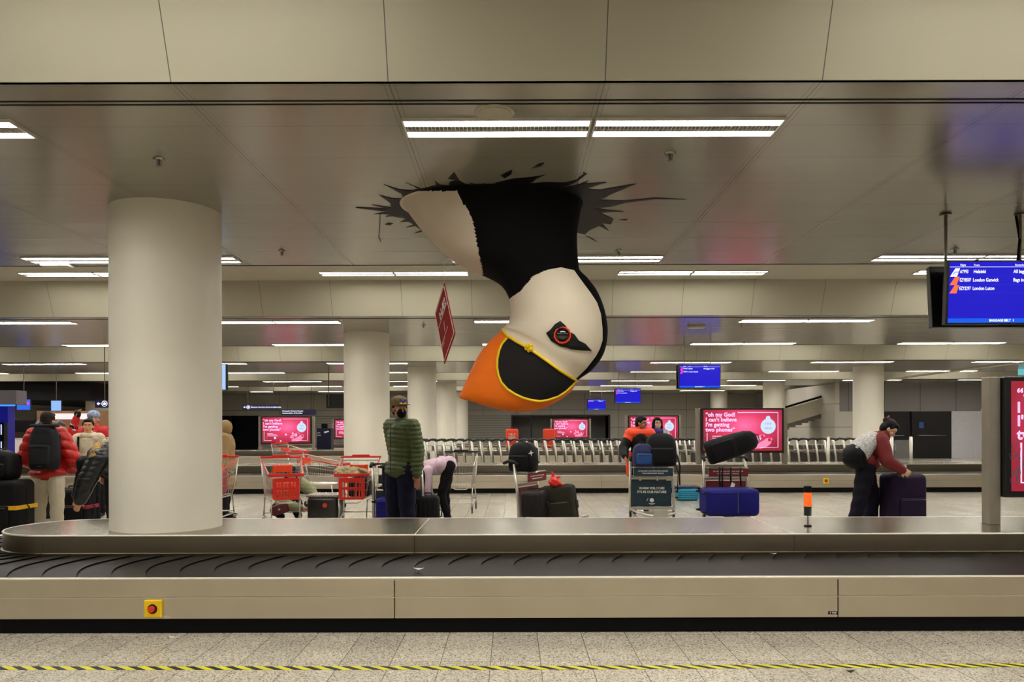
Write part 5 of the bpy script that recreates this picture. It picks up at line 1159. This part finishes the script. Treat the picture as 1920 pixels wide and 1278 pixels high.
o = MB().tube([hp(.03*math.cos(a), .12, .09+.03*math.sin(a)) for a in [2*PI*i/10 for i in range(10)]], .008, 6, True).build('hair_clip', cloth('red clip', (190, 40, 40), .5), r)
t = thing('backpack', 'backpack with pale floral top and black base worn by the woman in dark red', 'backpack', (W(1612, 0, 10.3).x+.17, 10.37, 1.09), rot=(0, math.radians(30), 0))
flo = cloth('floral patterned cloth', (176, 160, 156), .8, var=.9, vscale=45)
fuse(MB().ell((-.13, 0, .0), (.14, .16, .21)).ell((-.08, 0, .14), (.12, .14, .14)), 'floral_top', flo, t, .013)
fuse(MB().ell((-.17, 0, -.12), (.155, .175, .15)).ell((-.14, 0, -.19), (.16, .165, .11)), 'black_base', M_blkc, t, .013)
MB().b2(-.28, -.25, -.185, -.17, -.06, -.04).build('white_label', M_lt, t)
for s in (-1, 1): MB().tube([(-.08, s*.1, .2), (.06, s*.12, .22), (.14, s*.13, .12)], .018, 6).build('shoulder_strap', M_blkc, t, True)
o = MB().prism([(0, 0), (.04, .02), (.05, .1), (.01, .09)], lambda a, b, n: (a, n, b), 0, .006).build('luggage_tag', M_lt); o.location = (W(1690, 0, 10.4).x-.03, 10.3, .85); tag(o, 'white and pink paper luggage tag on the purple suitcase handle', 'tag')

# ---------------------------------------------------------------- left background: vending machine and service counter
t = thing('vending_machine', 'dark blue lit vending machine at the far left edge', 'vending machine', (W(-36, 0, 21).x, 21, 0))
w1 = W(33, 0, 21).x-W(-60, 0, 21).x; x0 = -.55; x1 = W(33, 0, 21).x-W(-18, 0, 21).x
MB().b2(x0, x1, 0, .3, 0, 2.03).build('cabinet', mat('deep blue cabinet', (8, 10, 70), .3, emit=(10, 14, 130), estr=.25), t, bevel=.01)
MB().b2(x0, x1-.11, -.03, 0, .8, 1.6).build('window', mat('black glass door', (8, 8, 14), .1, var=0), t)
mb = MB()
for i, z in enumerate((1.42, 1.2, 1.02, .88)):
    mb.b2(x0+.05, x1-.21, -.04, -.031, z-.07, z+.07)
mb.build('lit_product', mat('lit products', (30, 40, 120), .5, var=.8, vscale=25, emit=(110, 130, 255), estr=.7), t)
for z0, z1 in ((.88, 1.1), (1.28, 1.55)): MB().b2(x1-.17, x1-.145, -.04, -.031, z0, z1).build('light_strip', glow('white blue strip', (210, 215, 255), 1.2), t)
MB().b2(x1-.1, x1, -.02, 0, .7, 1.6).build('keypad_column', mat('dark steel', (60, 58, 66), .4, .5), t)
MB().b2(x0, x1+.2, -.06, -.02, 2.03, 2.07).build('blue_light_line', glow('blue light line', (60, 150, 255), 1.3), t)
MB().b2(x0, x1+.25, -.05, .4, 2.07, 2.45).build('header', mat('grey fascia', (92, 86, 92), .5), t)
t = thing('service_counter', 'service counter with white lit front and dark brown top at left', 'counter', (-15.8, 27, 0))
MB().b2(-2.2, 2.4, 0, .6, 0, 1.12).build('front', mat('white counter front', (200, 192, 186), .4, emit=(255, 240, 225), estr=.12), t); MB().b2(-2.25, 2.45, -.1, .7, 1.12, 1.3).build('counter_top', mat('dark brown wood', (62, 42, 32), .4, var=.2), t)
t = thing('kiosk_wall', 'brown wood-panelled back wall of the service counter with a white lightbox', 'wall unit', (-16.2, 30, 0))
MB().b2(-1.7, 1.6, 0, .1, 0, 2.1).build('wood_panel', mat('brown wood panel', (132, 98, 70), .5, var=.12, emit=(170, 120, 80), estr=.06), t)  # faint emission in the wood stands in for light falling on it
MB().b2(-1.35, .35, -.05, 0, 1.78, 2.0).build('lightbox', glow('white lightbox', (255, 232, 232), 1.1), t); MB().b2(1.25, 1.37, -.05, 0, 1.6, 2.05).build('light_strip', glow('white strip', (235, 225, 245), 1.1), t)
MB().b2(-2.6, -1.75, -.02, .1, 0, 1.75).build('dark_doorway', M_dark, t)
p = W(106, 758, 29); t = thing('menu_screen', 'pale blue hanging screen above the service counter', 'screen', p); MB().b2(-.19, .19, -.02, .04, -.19, .19).build('case', M_case, t); MB().b2(-.18, .18, -.025, -.021, -.18, .18).build('screen', glow('pale blue menu', (150, 190, 250), 1.0), t); MB().cyl((0, 0, .19), (0, 0, HH-p.z-.02), .012).build('pole', M_chrome, t)
p = W(45, 756, 28); t = thing('menu_screen', 'blue and magenta hanging screen beside the vending machine header', 'screen', p); MB().b2(-.24, .24, -.02, .04, -.19, .19).build('case', M_case, t); MB().b2(-.23, .23, -.025, -.021, -.18, .18).build('screen', glow('mid blue menu', (50, 110, 235), 1.0), t); MB().b2(.05, .2, -.03, -.0255, -.0, .1).build('magenta_block', G_mag, t); MB().cyl((0, 0, .19), (0, 0, HH-p.z-.02), .012).build('pole', M_chrome, t)
# navy kiosk beside left screen, turquoise box by the second column
t = thing('check_in_kiosk', 'navy blue kiosk with white map logo right of the left advertising screen', 'kiosk', (W(608, 0, 33).x, 33, 0))
MB().b2(-.32, .28, 0, .5, 0, 1.42).build('cabinet', mat('navy kiosk', (14, 14, 44), .4), t, bevel=.01); MB().b2(-.12, .12, 0, .1, 1.42, 1.6).build('top_sign', M_black, t)
mb = MB().ell((.05, -.01, 1.25), (.07, .004, .04), None, 10, 5).ell((.14, -.01, 1.28), (.06, .004, .03), None, 10, 5); mb.build('map_logo', M_lt, t); text('and\nport', .1, M_lt, t, (-.31, -.01, 1.2), ext=.001)
t = thing('crate_trolley', 'small steel stand with turquoise boxes left of the second white column', 'stand', (W(652, 0, 20).x-.15, 21.2, 0))
MB().b2(-.02, .02, 0, .04, 0, 1.05).b2(.5, .54, 0, .04, 0, 1.05).b2(0, .5, 0, .3, .68, .7).b2(0, .5, 0, .3, 1.0, 1.02).build('frame', M_alu, t)
MB().b2(.05, .45, .02, .28, .70, .94).build('turquoise_box', mat('turquoise box', (40, 140, 160), .5), t); MB().b2(.05, .4, .02, .28, 1.02, 1.18).build('dark_box', M_grey, t)
# teal lit sign right edge
p = W(1932, 690, 27); t = thing('exit_sign', 'teal lit hanging sign at the right edge above the steel post', 'sign', p); MB().b2(-.4, .4, -.03, .03, -.28, .28).build('panel', glow('teal sign', (110, 200, 205), .9), t); MB().cyl((0, 0, .28), (0, 0, HL-p.z-.01), .012).build('hanger', M_chrome, t)
